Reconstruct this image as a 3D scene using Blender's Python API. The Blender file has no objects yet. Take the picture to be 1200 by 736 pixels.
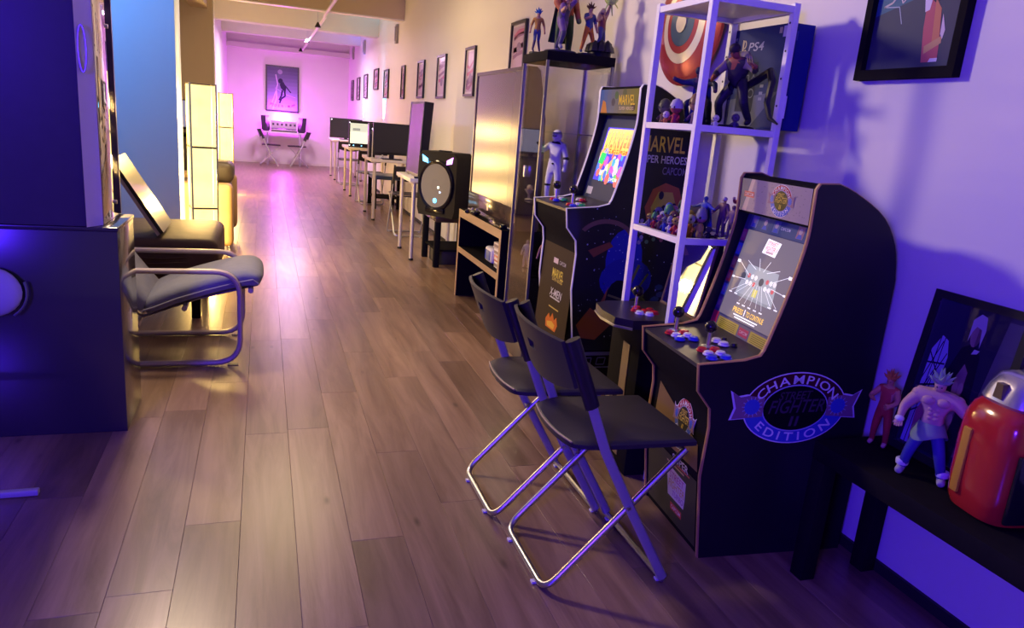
import bpy, bmesh, math, random
from mathutils import Vector, Matrix
random.seed(7)
SC = bpy.context.scene
COL = SC.collection
PI = math.pi

# ------------------------------------------------------------------ camera
cam_data = bpy.data.cameras.new('camera')
cam_data.sensor_width = 36.0
cam_data.sensor_fit = 'HORIZONTAL'
cam_data.lens = 855.64 * 36.0 / 1200.0
cam_data.clip_start = 0.05
cam_data.clip_end = 200
cam = bpy.data.objects.new('camera', cam_data)
COL.objects.link(cam)
cam.matrix_world = Matrix(((0.94677119, 0.00310523, -0.32189234, 0),
                           (-0.31141639, 0.26203822, -0.91343079, 0),
                           (0.08151168, 0.9650525, 0.24905726, 1.26),
                           (0, 0, 0, 1)))
SC.camera = cam

# ------------------------------------------------------------------ world, exposure, lights of the room
world = bpy.data.worlds.new('dim_evening')
SC.world = world
world.use_nodes = True
world.node_tree.nodes['Background'].inputs[0].default_value = (0.25, 0.22, 0.4, 1)
world.node_tree.nodes['Background'].inputs[1].default_value = 0.02
SC.view_settings.view_transform = 'Standard'
SC.view_settings.look = 'None'
SC.view_settings.gamma = 1.0
SC.view_settings.use_curve_mapping = False
SC.view_settings.exposure = 0.2
SC.cycles.max_bounces = 7
SC.cycles.diffuse_bounces = 4
SC.cycles.glossy_bounces = 4
SC.cycles.transparent_max_bounces = 12
SC.cycles.caustics_reflective = False
SC.cycles.caustics_refractive = False
SC.cycles.sample_clamp_indirect = 6.0


def light(name, kind, loc, power, color, size=0.2, aim=None, size_y=None, spot=None, blend=0.5):
    d = bpy.data.lights.new(name, kind)
    d.energy = power
    d.color = color
    if kind == 'AREA':
        d.size = size
        if size_y:
            d.shape = 'RECTANGLE'
            d.size_y = size_y
    else:
        d.shadow_soft_size = size
    if kind == 'SPOT':
        d.spot_size = math.radians(spot)
        d.spot_blend = blend
    o = bpy.data.objects.new(name, d)
    o.location = loc
    if aim is not None:
        o.rotation_euler = (Vector(aim) - Vector(loc)).to_track_quat('-Z', 'Y').to_euler()
    COL.objects.link(o)
    return o


# blue LED flood behind the photographer on the left, a warm room lamp on the left behind the black cabinet,
# cyan and blue LED bars of the hall, an added unseen warm fill, pink light of the far music corner
light('blue_led_flood', 'AREA', (-1.5, -1.0, 1.55), 125, (0.065, 0.015, 1.0), 0.5, (0.2, 2.2, 0.45))
light('warm_room_lamp', 'SPOT', (-0.62, 4.3, 2.5), 225, (1.0, 0.75, 0.50), 0.18, (0.95, 2.15, 0.7), spot=118, blend=0.8)
light('cyan_led_lamp', 'SPOT', (-1.55, 4.6, 2.6), 170, (0.12, 0.42, 1.0), 0.1, (-1.0, 5.95, 1.6), spot=80)
light('hall_warm_fill', 'AREA', (0.2, 7.0, 2.8), 42, (1.0, 0.74, 0.42), 0.8, (0.2, 7.0, 0))  # unseen fill added to turn the hall walls yellower
light('pink_ceiling_led', 'AREA', (0.5, 14.3, 2.45), 100, (1.0, 0.62, 0.95), 0.6, (0.5, 14.3, 0))
light('magenta_wall_led', 'POINT', (0.40, 17.38, 1.0), 55, (0.75, 0.05, 1.0), 0.05)
light('cyan_bar_led', 'SPOT', (1.775, 12.15, 1.12), 170, (0.02, 0.65, 1.0), 0.02, (1.83, 12.15, 1.75), spot=60)
light('blue_bar_led', 'SPOT', (1.775, 14.75, 1.12), 260, (0.12, 0.16, 1.0), 0.02, (1.83, 14.75, 1.75), spot=60)

# ------------------------------------------------------------------ materials
MATS = {}


def mat(name, color=(0.5, 0.5, 0.5), rough=0.5, metal=0.0, emit=0.0, spec=0.5, coat=0.0, grain=0.0, scale=30.0, bump=0.0,
        emit_color=None):
    if name in MATS:
        return MATS[name]
    m = bpy.data.materials.new(name)
    m.use_nodes = True
    nt = m.node_tree
    p = nt.nodes['Principled BSDF']
    c = (color[0], color[1], color[2], 1)
    p.inputs['Base Color'].default_value = c
    p.inputs['Roughness'].default_value = rough
    p.inputs['Metallic'].default_value = metal
    p.inputs['Specular IOR Level'].default_value = spec
    p.inputs['Coat Weight'].default_value = coat
    if emit > 0:
        e = emit_color or color
        p.inputs['Emission Color'].default_value = (e[0], e[1], e[2], 1)
        p.inputs['Emission Strength'].default_value = emit
    if grain > 0 or bump > 0:
        tc = nt.nodes.new('ShaderNodeTexCoord')
        nz = nt.nodes.new('ShaderNodeTexNoise')
        nz.inputs['Scale'].default_value = scale
        nz.inputs['Detail'].default_value = 5
        nt.links.new(tc.outputs['Object'], nz.inputs['Vector'])
        if grain > 0:
            mx = nt.nodes.new('ShaderNodeMix')
            mx.data_type = 'RGBA'
            mx.inputs['A'].default_value = tuple(max(0, k * (1 - grain)) for k in color) + (1,)
            mx.inputs['B'].default_value = tuple(min(1, k * (1 + grain)) for k in color) + (1,)
            nt.links.new(nz.outputs['Fac'], mx.inputs['Factor'])
            nt.links.new(mx.outputs['Result'], p.inputs['Base Color'])
        if bump > 0:
            b = nt.nodes.new('ShaderNodeBump')
            b.inputs['Strength'].default_value = bump
            b.inputs['Distance'].default_value = 0.01
            nt.links.new(nz.outputs['Fac'], b.inputs['Height'])
            nt.links.new(b.outputs['Normal'], p.inputs['Normal'])
    MATS[name] = m
    return m


def wood(name, c1, c2, rough, along='Y', rnd=True, freq=9.0):
    if name in MATS:
        return MATS[name]
    m = bpy.data.materials.new(name)
    m.use_nodes = True
    nt = m.node_tree
    L = nt.links.new
    p = nt.nodes['Principled BSDF']
    tc = nt.nodes.new('ShaderNodeTexCoord')
    oi = nt.nodes.new('ShaderNodeObjectInfo')
    add = nt.nodes.new('ShaderNodeVectorMath')
    add.operation = 'ADD'
    mul = nt.nodes.new('ShaderNodeVectorMath')
    mul.operation = 'SCALE'
    mul.inputs[0].default_value = (37.0, 53.0, 11.0)
    L(oi.outputs['Random'], mul.inputs['Scale'])
    L(tc.outputs['Object'], add.inputs[0])
    if rnd:
        L(mul.outputs[0], add.inputs[1])
    mp = nt.nodes.new('ShaderNodeMapping')
    mp.inputs['Scale'].default_value = (freq, 0.8, freq) if along == 'Y' else (0.8, freq, freq)
    L(add.outputs[0], mp.inputs['Vector'])
    n1 = nt.nodes.new('ShaderNodeTexNoise')
    n1.inputs['Scale'].default_value = 1.6
    n1.inputs['Detail'].default_value = 8
    n1.inputs['Roughness'].default_value = 0.62
    n1.inputs['Distortion'].default_value = 0.6
    L(mp.outputs[0], n1.inputs['Vector'])
    r = nt.nodes.new('ShaderNodeValToRGB')
    r.color_ramp.elements[0].position = 0.30
    r.color_ramp.elements[0].color = (*c1, 1)
    r.color_ramp.elements[1].position = 0.72
    r.color_ramp.elements[1].color = (*c2, 1)
    L(n1.outputs['Fac'], r.inputs[0])
    out = r.outputs[0]
    if rnd:
        mr = nt.nodes.new('ShaderNodeMapRange')
        mr.inputs['To Min'].default_value = 0.72
        mr.inputs['To Max'].default_value = 1.2
        L(oi.outputs['Random'], mr.inputs['Value'])
        hv = nt.nodes.new('ShaderNodeHueSaturation')
        L(mr.outputs[0], hv.inputs['Value'])
        L(out, hv.inputs['Color'])
        out = hv.outputs[0]
        # dark knots
        n2 = nt.nodes.new('ShaderNodeTexVoronoi')
        n2.inputs['Scale'].default_value = 2.2
        mp2 = nt.nodes.new('ShaderNodeMapping')
        mp2.inputs['Scale'].default_value = (3.0, 1.1, 1)
        L(add.outputs[0], mp2.inputs['Vector'])
        L(mp2.outputs[0], n2.inputs['Vector'])
        r2 = nt.nodes.new('ShaderNodeValToRGB')
        r2.color_ramp.elements[0].position = 0.02
        r2.color_ramp.elements[0].color = (0.25, 0.2, 0.18, 1)
        r2.color_ramp.elements[1].position = 0.09
        r2.color_ramp.elements[1].color = (1, 1, 1, 1)
        L(n2.outputs['Distance'], r2.inputs[0])
        mm = nt.nodes.new('ShaderNodeMix')
        mm.data_type = 'RGBA'
        mm.blend_type = 'MULTIPLY'
        mm.inputs['Factor'].default_value = 0.8
        L(out, mm.inputs['A'])
        L(r2.outputs[0], mm.inputs['B'])
        out = mm.outputs['Result']
    L(out, p.inputs['Base Color'])
    p.inputs['Roughness'].default_value = rough
    MATS[name] = m
    return m


def glass(name, tint=(1, 1, 1), refl=0.9, rough=0.02):
    if name in MATS:
        return MATS[name]
    m = bpy.data.materials.new(name)
    m.use_nodes = True
    nt = m.node_tree
    nt.nodes.remove(nt.nodes['Principled BSDF'])
    L = nt.links.new
    tr = nt.nodes.new('ShaderNodeBsdfTransparent')
    tr.inputs[0].default_value = (*tint, 1)
    gl = nt.nodes.new('ShaderNodeBsdfGlossy')
    gl.inputs['Roughness'].default_value = rough
    gl.inputs[0].default_value = (1, 1, 1, 1)
    fr = nt.nodes.new('ShaderNodeFresnel')
    fr.inputs[0].default_value = 1.45
    ml = nt.nodes.new('ShaderNodeMath')
    ml.operation = 'MULTIPLY'
    ml.inputs[1].default_value = refl
    L(fr.outputs[0], ml.inputs[0])
    mx = nt.nodes.new('ShaderNodeMixShader')
    L(ml.outputs[0], mx.inputs[0])
    L(tr.outputs[0], mx.inputs[1])
    L(gl.outputs[0], mx.inputs[2])
    L(mx.outputs[0], nt.nodes['Material Output'].inputs[0])
    MATS[name] = m
    return m


def shade_paper(name):
    """Thin lamp paper: lets part of the bulb's light through, glows itself."""
    m = bpy.data.materials.new(name)
    m.use_nodes = True
    nt = m.node_tree
    nt.nodes.remove(nt.nodes['Principled BSDF'])
    L = nt.links.new
    tr = nt.nodes.new('ShaderNodeBsdfTransparent')
    tr.inputs[0].default_value = (1, 0.95, 0.8, 1)
    em = nt.nodes.new('ShaderNodeEmission')
    em.inputs[0].default_value = (1.0, 0.78, 0.30, 1)
    tc = nt.nodes.new('ShaderNodeTexCoord')
    nz = nt.nodes.new('ShaderNodeTexNoise')
    nz.inputs['Scale'].default_value = 6
    L(tc.outputs['Object'], nz.inputs['Vector'])
    mr = nt.nodes.new('ShaderNodeMapRange')
    mr.inputs['To Min'].default_value = 1.2
    mr.inputs['To Max'].default_value = 2.6
    L(nz.outputs['Fac'], mr.inputs['Value'])
    L(mr.outputs[0], em.inputs[1])
    mx = nt.nodes.new('ShaderNodeMixShader')
    mx.inputs[0].default_value = 0.62
    L(tr.outputs[0], mx.inputs[1])
    L(em.outputs[0], mx.inputs[2])
    L(mx.outputs[0], nt.nodes['Material Output'].inputs[0])
    MATS[name] = m
    return m


WALL = mat('wall_paint', (0.72, 0.70, 0.68), 0.55, grain=0.03, scale=3, bump=0.02)
BACKW = mat('back_wall_paint', (0.78, 0.74, 0.76), 0.6, grain=0.03, scale=3)
TANW = mat('tan_wall_paint', (0.64, 0.52, 0.39), 0.6, grain=0.03, scale=3)
CEIL = mat('ceiling_paint', (0.66, 0.64, 0.63), 0.7, grain=0.03, scale=4)
TRIMW = mat('trim_white', (0.75, 0.72, 0.68), 0.4)
BLACK = mat('black_plastic', (0.012, 0.012, 0.014), 0.35, grain=0.2, scale=60)
BLACKM = mat('black_matte', (0.014, 0.013, 0.015), 0.6, grain=0.25, scale=50)
BLACKG = mat('black_gloss', (0.010, 0.010, 0.013), 0.12)
BLACKL = mat('black_laminate', (0.012, 0.011, 0.012), 0.7, spec=0.02, grain=0.2, scale=40)
PIANO = mat('piano_black', (0.035, 0.034, 0.045), 0.22, coat=0.6)
GREYP = mat('grey_plastic', (0.10, 0.09, 0.10), 0.5, grain=0.1, scale=80)
CHARP = mat('charcoal_seat', (0.024, 0.021, 0.024), 0.5, spec=0.35, grain=0.15, scale=90)
SILVER = mat('silver_steel', (0.62, 0.62, 0.64), 0.28, metal=1.0)
SILVP = mat('silver_paint', (0.42, 0.42, 0.46), 0.38, metal=0.5)
WHITEM = mat('white_metal', (0.80, 0.80, 0.80), 0.35)
WHITEP = mat('white_plastic', (0.78, 0.77, 0.75), 0.4)
DESKT = mat('white_desk_laminate', (0.72, 0.66, 0.56), 0.35, grain=0.05, scale=8)
OAK = wood('oak_edge', (0.36, 0.23, 0.11), (0.50, 0.34, 0.18), 0.4, rnd=False)
PLANK = wood('floor_plank', (0.135, 0.075, 0.043), (0.33, 0.215, 0.135), 0.30)
FARFLOOR = wood('floor_far', (0.17, 0.10, 0.06), (0.30, 0.20, 0.13), 0.30, rnd=False, freq=14)
LEATHER = mat('brown_leather', (0.075, 0.045, 0.032), 0.62, spec=0.25, grain=0.3, scale=12, bump=0.3)
TANL = mat('tan_leather', (0.48, 0.31, 0.16), 0.5, grain=0.2, scale=7, bump=0.2)
DARKL = mat('dark_leather', (0.07, 0.055, 0.05), 0.5, grain=0.2, scale=10, bump=0.2)
CUSH = mat('grey_cushion', (0.20, 0.21, 0.27), 0.85, grain=0.12, scale=25, bump=0.2)
PINKWOOD = mat('pale_bent_frame', (0.42, 0.33, 0.34), 0.4)
GLASS = glass('clear_glass', refl=0.5)
SPK_CONE = mat('speaker_cone_grey', (.15, .15, .16), .5)
SHADE = shade_paper('lamp_paper')


def cm(color, rough=0.45, emit=0.0):
    """plain colour material, cached"""
    key = 'c_%02x%02x%02x_%d_%d' % (int(color[0] * 255), int(color[1] * 255), int(color[2] * 255), int(rough * 100), int(emit * 100))
    return mat(key, color, rough, emit=emit, spec=0.12)


# ------------------------------------------------------------------ mesh building
class MB:
    def __init__(self):
        self.bm = bmesh.new()

    def box(self, x0, x1, y0, y1, z0, z1, bev=0.0, seg=2):
        b = bmesh.new()
        bmesh.ops.create_cube(b, size=1)
        for v in b.verts:
            v.co = Vector(((x0 + x1) / 2 + v.co.x * (x1 - x0), (y0 + y1) / 2 + v.co.y * (y1 - y0), (z0 + z1) / 2 + v.co.z * (z1 - z0)))
        if bev > 0:
            bmesh.ops.bevel(b, geom=b.edges[:], offset=bev, segments=seg, profile=0.5, affect='EDGES')
        self._take(b)
        return self

    def _take(self, b, M=None):
        mp = {}
        for v in b.verts:
            mp[v] = self.bm.verts.new(M @ v.co if M else v.co)
        for f in b.faces:
            try:
                self.bm.faces.new([mp[v] for v in f.verts])
            except ValueError:
                pass
        b.free()

    def prism(self, pts, axis, a0, a1):
        """polygon (u,v) extruded along axis: 'y' -> (u,a,v), 'x' -> (a,u,v), 'z' -> (u,v,a)"""
        def P(u, v, a):
            return {'y': (u, a, v), 'x': (a, u, v), 'z': (u, v, a)}[axis]
        A = [self.bm.verts.new(P(u, v, a0)) for u, v in pts]
        B = [self.bm.verts.new(P(u, v, a1)) for u, v in pts]
        n = len(pts)
        fs = [self.bm.faces.new(A), self.bm.faces.new(B[::-1])]
        for i in range(n):
            fs.append(self.bm.faces.new((A[i], B[i], B[(i + 1) % n], A[(i + 1) % n])))
        bmesh.ops.recalc_face_normals(self.bm, faces=fs)
        return self

    def tube(self, pts, r, seg=8, closed=False, flat=None, up=None):
        """sweep of a circle (or of a flat ellipse r x flat, its long side along up)"""
        P = [Vector(p) for p in pts]
        n = len(P)
        rr = r if isinstance(r, (list, tuple)) else [r] * n
        rings = []
        nrm = None
        for i in range(n):
            if closed:
                t = (P[(i + 1) % n] - P[i - 1]).normalized()
            elif i == 0:
                t = (P[1] - P[0]).normalized()
            elif i == n - 1:
                t = (P[-1] - P[-2]).normalized()
            else:
                t = ((P[i + 1] - P[i]).normalized() + (P[i] - P[i - 1]).normalized())
                t = t.normalized() if t.length > 1e-6 else (P[i + 1] - P[i]).normalized()
            if up is not None:
                s = Vector(up)
                s = (s - t * s.dot(t)).normalized()
            else:
                if nrm is None:
                    a = Vector((0, 0, 1)) if abs(t.z) < 0.9 else Vector((1, 0, 0))
                    nrm = (a - t * a.dot(t)).normalized()
                else:
                    nrm = (nrm - t * nrm.dot(t)).normalized()
                s = nrm
            q = t.cross(s)
            r2 = flat if flat is not None else rr[i]
            rings.append([self.bm.verts.new(P[i] + s * (rr[i] * math.cos(2 * PI * k / seg)) + q * (r2 * math.sin(2 * PI * k / seg))) for k in range(seg)])
        fs = []
        for i in range(n if closed else n - 1):
            a, b = rings[i], rings[(i + 1) % n]
            for k in range(seg):
                fs.append(self.bm.faces.new((a[k], a[(k + 1) % seg], b[(k + 1) % seg], b[k])))
        if not closed:
            fs.append(self.bm.faces.new(rings[0][::-1]))
            fs.append(self.bm.faces.new(rings[-1]))
        bmesh.ops.recalc_face_normals(self.bm, faces=fs)
        return self

    def lathe(self, prof, c=(0, 0, 0), seg=20, M=None, caps=True):
        b = bmesh.new()
        rings = []
        for r, z in prof:
            if r < 1e-5:
                rings.append([b.verts.new((0, 0, z))])
            else:
                rings.append([b.verts.new((r * math.cos(2 * PI * k / seg), r * math.sin(2 * PI * k / seg), z)) for k in range(seg)])
        for A, B in zip(rings[:-1], rings[1:]):
            for k in range(seg):
                k2 = (k + 1) % seg
                vs = []
                for v in (A[k % len(A)], A[k2 % len(A)], B[k2 % len(B)], B[k % len(B)]):
                    if v not in vs:
                        vs.append(v)
                if len(vs) > 2:
                    b.faces.new(vs)
        if caps and len(rings[0]) > 1:
            b.faces.new(rings[0][::-1])
        if caps and len(rings[-1]) > 1:
            b.faces.new(rings[-1])
        bmesh.ops.recalc_face_normals(b, faces=b.faces[:])
        T = Matrix.Translation(c)
        self._take(b, T @ M if M else T)
        return self

    def sphere(self, c, r, s=(1, 1, 1), seg=14, rings=9):
        b = bmesh.new()
        bmesh.ops.create_uvsphere(b, u_segments=seg, v_segments=rings, radius=r)
        self._take(b, Matrix.Translation(c) @ Matrix.Diagonal((*s, 1)))
        return self

    def quad(self, a, b, c, d):
        self.bm.faces.new([self.bm.verts.new(p) for p in (a, b, c, d)])
        return self

    def grid(self, fn, nu, nv, thick=None):
        """surface fn(u,v)->point on an nu x nv grid, thickened along fn's normal side by thick vector function"""
        V = [[self.bm.verts.new(fn(i / nu, j / nv)) for j in range(nv + 1)] for i in range(nu + 1)]
        fs = []
        for i in range(nu):
            for j in range(nv):
                fs.append(self.bm.faces.new((V[i][j], V[i + 1][j], V[i + 1][j + 1], V[i][j + 1])))
        if thick:
            W = [[self.bm.verts.new(Vector(fn(i / nu, j / nv)) + Vector(thick)) for j in range(nv + 1)] for i in range(nu + 1)]
            for i in range(nu):
                for j in range(nv):
                    fs.append(self.bm.faces.new((W[i][j + 1], W[i + 1][j + 1], W[i + 1][j], W[i][j])))
            rim = [(i, 0) for i in range(nu + 1)] + [(nu, j) for j in range(1, nv + 1)] + [(i, nv) for i in range(nu - 1, -1, -1)] + [(0, j) for j in range(nv - 1, 0, -1)]
            for k in range(len(rim)):
                a, b = rim[k], rim[(k + 1) % len(rim)]
                fs.append(self.bm.faces.new((V[a[0]][a[1]], V[b[0]][b[1]], W[b[0]][b[1]], W[a[0]][a[1]])))
            bmesh.ops.recalc_face_normals(self.bm, faces=fs)
        return self

    def mesh(self, name, m, sharp=38):
        me = bpy.data.meshes.new(name)
        lim = math.radians(sharp)
        self.bm.normal_update()
        for f in self.bm.faces:
            f.smooth = True
        for e in self.bm.edges:
            if len(e.link_faces) == 2:
                try:
                    e.smooth = e.calc_face_angle() < lim
                except ValueError:
                    e.smooth = True
        self.bm.to_mesh(me)
        self.bm.free()
        for k in (m if isinstance(m, (list, tuple)) else [m]):
            me.materials.append(k)
        return me

    def build(self, name, m, parent=None, loc=(0, 0, 0), rot=(0, 0, 0), label=None, soft=False):
        o = bpy.data.objects.new(name, self.mesh(name, m, 100 if soft else 38))
        if soft:
            sd_ = o.modifiers.new('soft', 'SUBSURF')
            sd_.levels = sd_.render_levels = 2
        COL.objects.link(o)
        o.location = loc
        o.rotation_euler = rot
        if parent:
            o.parent = parent
        if label:
            o['label'] = label
        return o


def tag(o, label, cat, group=None):
    o['label'] = label
    o['category'] = cat
    if group:
        o['group'] = group
    return o


def thing(name, label, cat, loc=(0, 0, 0), rotz=0.0, group=None):
    o = bpy.data.objects.new(name, None)
    o.empty_display_size = 0.1
    COL.objects.link(o)
    o.location = loc
    o.rotation_euler = (0, 0, rotz)
    return tag(o, label, cat, group)


def struct(o):
    o['kind'] = 'structure'
    return o


def dup(root, loc, rotz, label, group=None):
    r = root.copy()
    COL.objects.link(r)
    r.location = loc
    r.rotation_euler = (0, 0, rotz)
    r['label'] = label
    if group:
        r['group'] = group
    for ch in list(root.children):
        c = ch.copy()
        COL.objects.link(c)
        c.parent = r
        for g in list(ch.children):
            d = g.copy()
            COL.objects.link(d)
            d.parent = c
    return r


def arc(c, r, a0, a1, n, plane='xz', rz=None):
    rz = rz or r
    out = []
    for i in range(n + 1):
        a = a0 + (a1 - a0) * i / n
        u, v = c[0] + r * math.cos(a), c[1] + rz * math.sin(a)
        out.append((u, v))
    return out


def rounded(path, rad, n=5):
    """round the inner corners of a 3-D polyline"""
    P = [Vector(p) for p in path]
    out = [P[0]]
    for i in range(1, len(P) - 1):
        a, b, c = P[i - 1], P[i], P[i + 1]
        r = min(rad, (a - b).length * 0.49, (c - b).length * 0.49)
        p, q = b + (a - b).normalized() * r, b + (c - b).normalized() * r
        for k in range(n + 1):
            t = k / n
            out.append(p * (1 - t) ** 2 + b * 2 * t * (1 - t) + q * t * t)
    out.append(P[-1])
    return out


# ------------------------------------------------------------------ lettering and flat print
_TXT = {}


def text_faces(s):
    if s in _TXT:
        return _TXT[s]
    cu = bpy.data.curves.new('lettering', 'FONT')
    cu.body = s
    cu.size = 1.0
    cu.resolution_u = 3
    cu.offset = 0.012
    ob = bpy.data.objects.new('lettering', cu)
    me = bpy.data.meshes.new_from_object(ob)
    V = [(v.co.x, v.co.y) for v in me.vertices]
    F = [tuple(p.vertices) for p in me.polygons]
    bpy.data.objects.remove(ob)
    bpy.data.curves.remove(cu)
    bpy.data.meshes.remove(me)
    if V:
        x0, x1 = min(v[0] for v in V), max(v[0] for v in V)
    else:
        x0, x1 = 0, 0.3
    _TXT[s] = (V, F, x0, x1)
    return _TXT[s]


CAPH = 0.70


class Print:
    """flat print: coloured shapes and lettering lying on a plane (origin O, axes u, v)"""

    def __init__(self, O, u, v):
        self.O, self.u, self.v = Vector(O), Vector(u).normalized(), Vector(v).normalized()
        self.n = self.u.cross(self.v)
        self.V, self.F, self.C = [], [], []

    def _p(self, x, y, lift):
        self.V.append(self.O + self.u * x + self.v * y + self.n * lift)
        return len(self.V) - 1

    def poly(self, pts, color, lift=0.0006):
        self.F.append([self._p(x, y, lift) for x, y in pts])
        self.C.append(color)
        return self

    def rect(self, x0, x1, y0, y1, color, lift=0.0004):
        return self.poly([(x0, y0), (x1, y0), (x1, y1), (x0, y1)], color, lift)

    def disc(self, cx, cy, rx, ry, color, lift=0.0006, a0=0.0, a1=2 * PI, n=28):
        pts = [(cx + rx * math.cos(a0 + (a1 - a0) * i / n), cy + ry * math.sin(a0 + (a1 - a0) * i / n)) for i in range(n + (0 if a1 - a0 > 6.28 else 1))]
        return self.poly(pts, color, lift)

    def ring(self, cx, cy, rx, ry, w, color, lift=0.0008, a0=0.0, a1=2 * PI, n=32):
        for i in range(n):
            a, b = a0 + (a1 - a0) * i / n, a0 + (a1 - a0) * (i + 1) / n
            self.poly([(cx + rx * math.cos(a), cy + ry * math.sin(a)), (cx + rx * math.cos(b), cy + ry * math.sin(b)),
                       (cx + (rx - w) * math.cos(b), cy + (ry - w) * math.sin(b)), (cx + (rx - w) * math.cos(a), cy + (ry - w) * math.sin(a))][::-1], color, lift)
        return self

    def line(self, pts, w, color, lift=0.0008):
        for (x0, y0), (x1, y1) in zip(pts[:-1], pts[1:]):
            d = Vector((x1 - x0, y1 - y0))
            if d.length < 1e-7:
                continue
            q = Vector((-d.y, d.x)).normalized() * (w / 2)
            self.poly([(x0 - q.x, y0 - q.y), (x1 - q.x, y1 - q.y), (x1 + q.x, y1 + q.y), (x0 + q.x, y0 + q.y)], color, lift)
        return self

    def text(self, s, cx, cy, h, color, lift=0.0010, width=None, shear=0.0, rot=0.0):
        V, F, x0, x1 = text_faces(s)
        k = h / CAPH
        kx = k if width is None else width / max(x1 - x0, 1e-4)
        base = len(self.V)
        ca, sa = math.cos(rot), math.sin(rot)
        for x, y in V:
            X, Y = (x - (x0 + x1) / 2) * kx + shear * y * k, (y - CAPH / 2) * k
            self._p(cx + X * ca - Y * sa, cy + X * sa + Y * ca, lift)
        for f in F:
            self.F.append([base + i for i in f])
            self.C.append(color)
        return self

    def arctext(self, s, cx, cy, rx, ry, a0, a1, h, color, lift=0.0010, inner=False, wide=1.0):
        """letters along an ellipse from angle a0 to a1"""
        ws = [text_faces(ch)[3] - text_faces(ch)[2] + .14 for ch in s]
        tot = sum(ws) - (ws[0] + ws[-1]) / 2
        acc = -ws[0] / 2
        for i, ch in enumerate(s):
            a = a0 + (a1 - a0) * (acc + ws[i] / 2) / tot
            acc += ws[i]
            x, y = cx + rx * math.cos(a), cy + ry * math.sin(a)
            nx, ny = math.cos(a) / rx, math.sin(a) / ry
            t = math.atan2(ny, nx) - PI / 2
            if inner:
                t += PI
            V, F, x0, x1 = text_faces(ch)
            self.text(ch, x, y, h, color, lift, rot=t, width=(x1 - x0) * h / CAPH * wide)
        return self

    def build(self, name, parent=None, emit=0.0, rough=0.4, label=None):
        me = bpy.data.meshes.new(name)
        me.from_pydata([tuple(v) for v in self.V], [], self.F)
        cols = []
        for c in self.C:
            if c not in cols:
                cols.append(c)
        for c in cols:
            me.materials.append(cm(c, rough, emit))
        for p, c in zip(me.polygons, self.C):
            p.material_index = cols.index(c)
        me.update()
        o = bpy.data.objects.new(name, me)
        COL.objects.link(o)
        if parent:
            o.parent = parent
        if label:
            o['label'] = label
        return o


# ------------------------------------------------------------------ toy figures: one continuous skinned body
BASE_POSE = {
    'pelvis': (0, 0, .50), 'spine': (0, 0, .62), 'chest': (0, 0, .74), 'neck': (0, 0, .83), 'head': (0, .01, .885), 'crown': (0, .012, .945),
    'sl': (.105, 0, .775), 'el': (.16, 0, .62), 'wl': (.18, .06, .48), 'hl': (.185, .085, .43),
    'sr': (-.105, 0, .775), 'er': (-.16, 0, .62), 'wr': (-.18, .06, .48), 'hr': (-.185, .085, .43),
    'pl': (.055, 0, .47), 'kl': (.075, .02, .26), 'al': (.085, 0, .05), 'tl': (.09, .07, .025),
    'pr': (-.055, 0, .47), 'kr': (-.075, .02, .26), 'ar': (-.085, 0, .05), 'tr': (-.09, .07, .025)}
RADII = {'pelvis': .07, 'spine': .066, 'chest': .088, 'neck': .034, 'head': .055, 'crown': .05, 's': .046, 'e': .033, 'w': .025, 'h': .03,
         'p': .058, 'k': .042, 'a': .03, 't': .026}
BONES = [('pelvis', 'spine', 'torso'), ('spine', 'chest', 'torso'), ('chest', 'neck', 'neck'), ('neck', 'head', 'head'), ('head', 'crown', 'head')]
for _s in 'lr':
    BONES += [('chest', 's' + _s, 'torso'), ('s' + _s, 'e' + _s, 'arm'), ('e' + _s, 'w' + _s, 'forearm'), ('w' + _s, 'h' + _s, 'hand'),
              ('pelvis', 'p' + _s, 'hip'), ('p' + _s, 'k' + _s, 'thigh'), ('k' + _s, 'a' + _s, 'shin'), ('a' + _s, 't' + _s, 'boot')]


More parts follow.
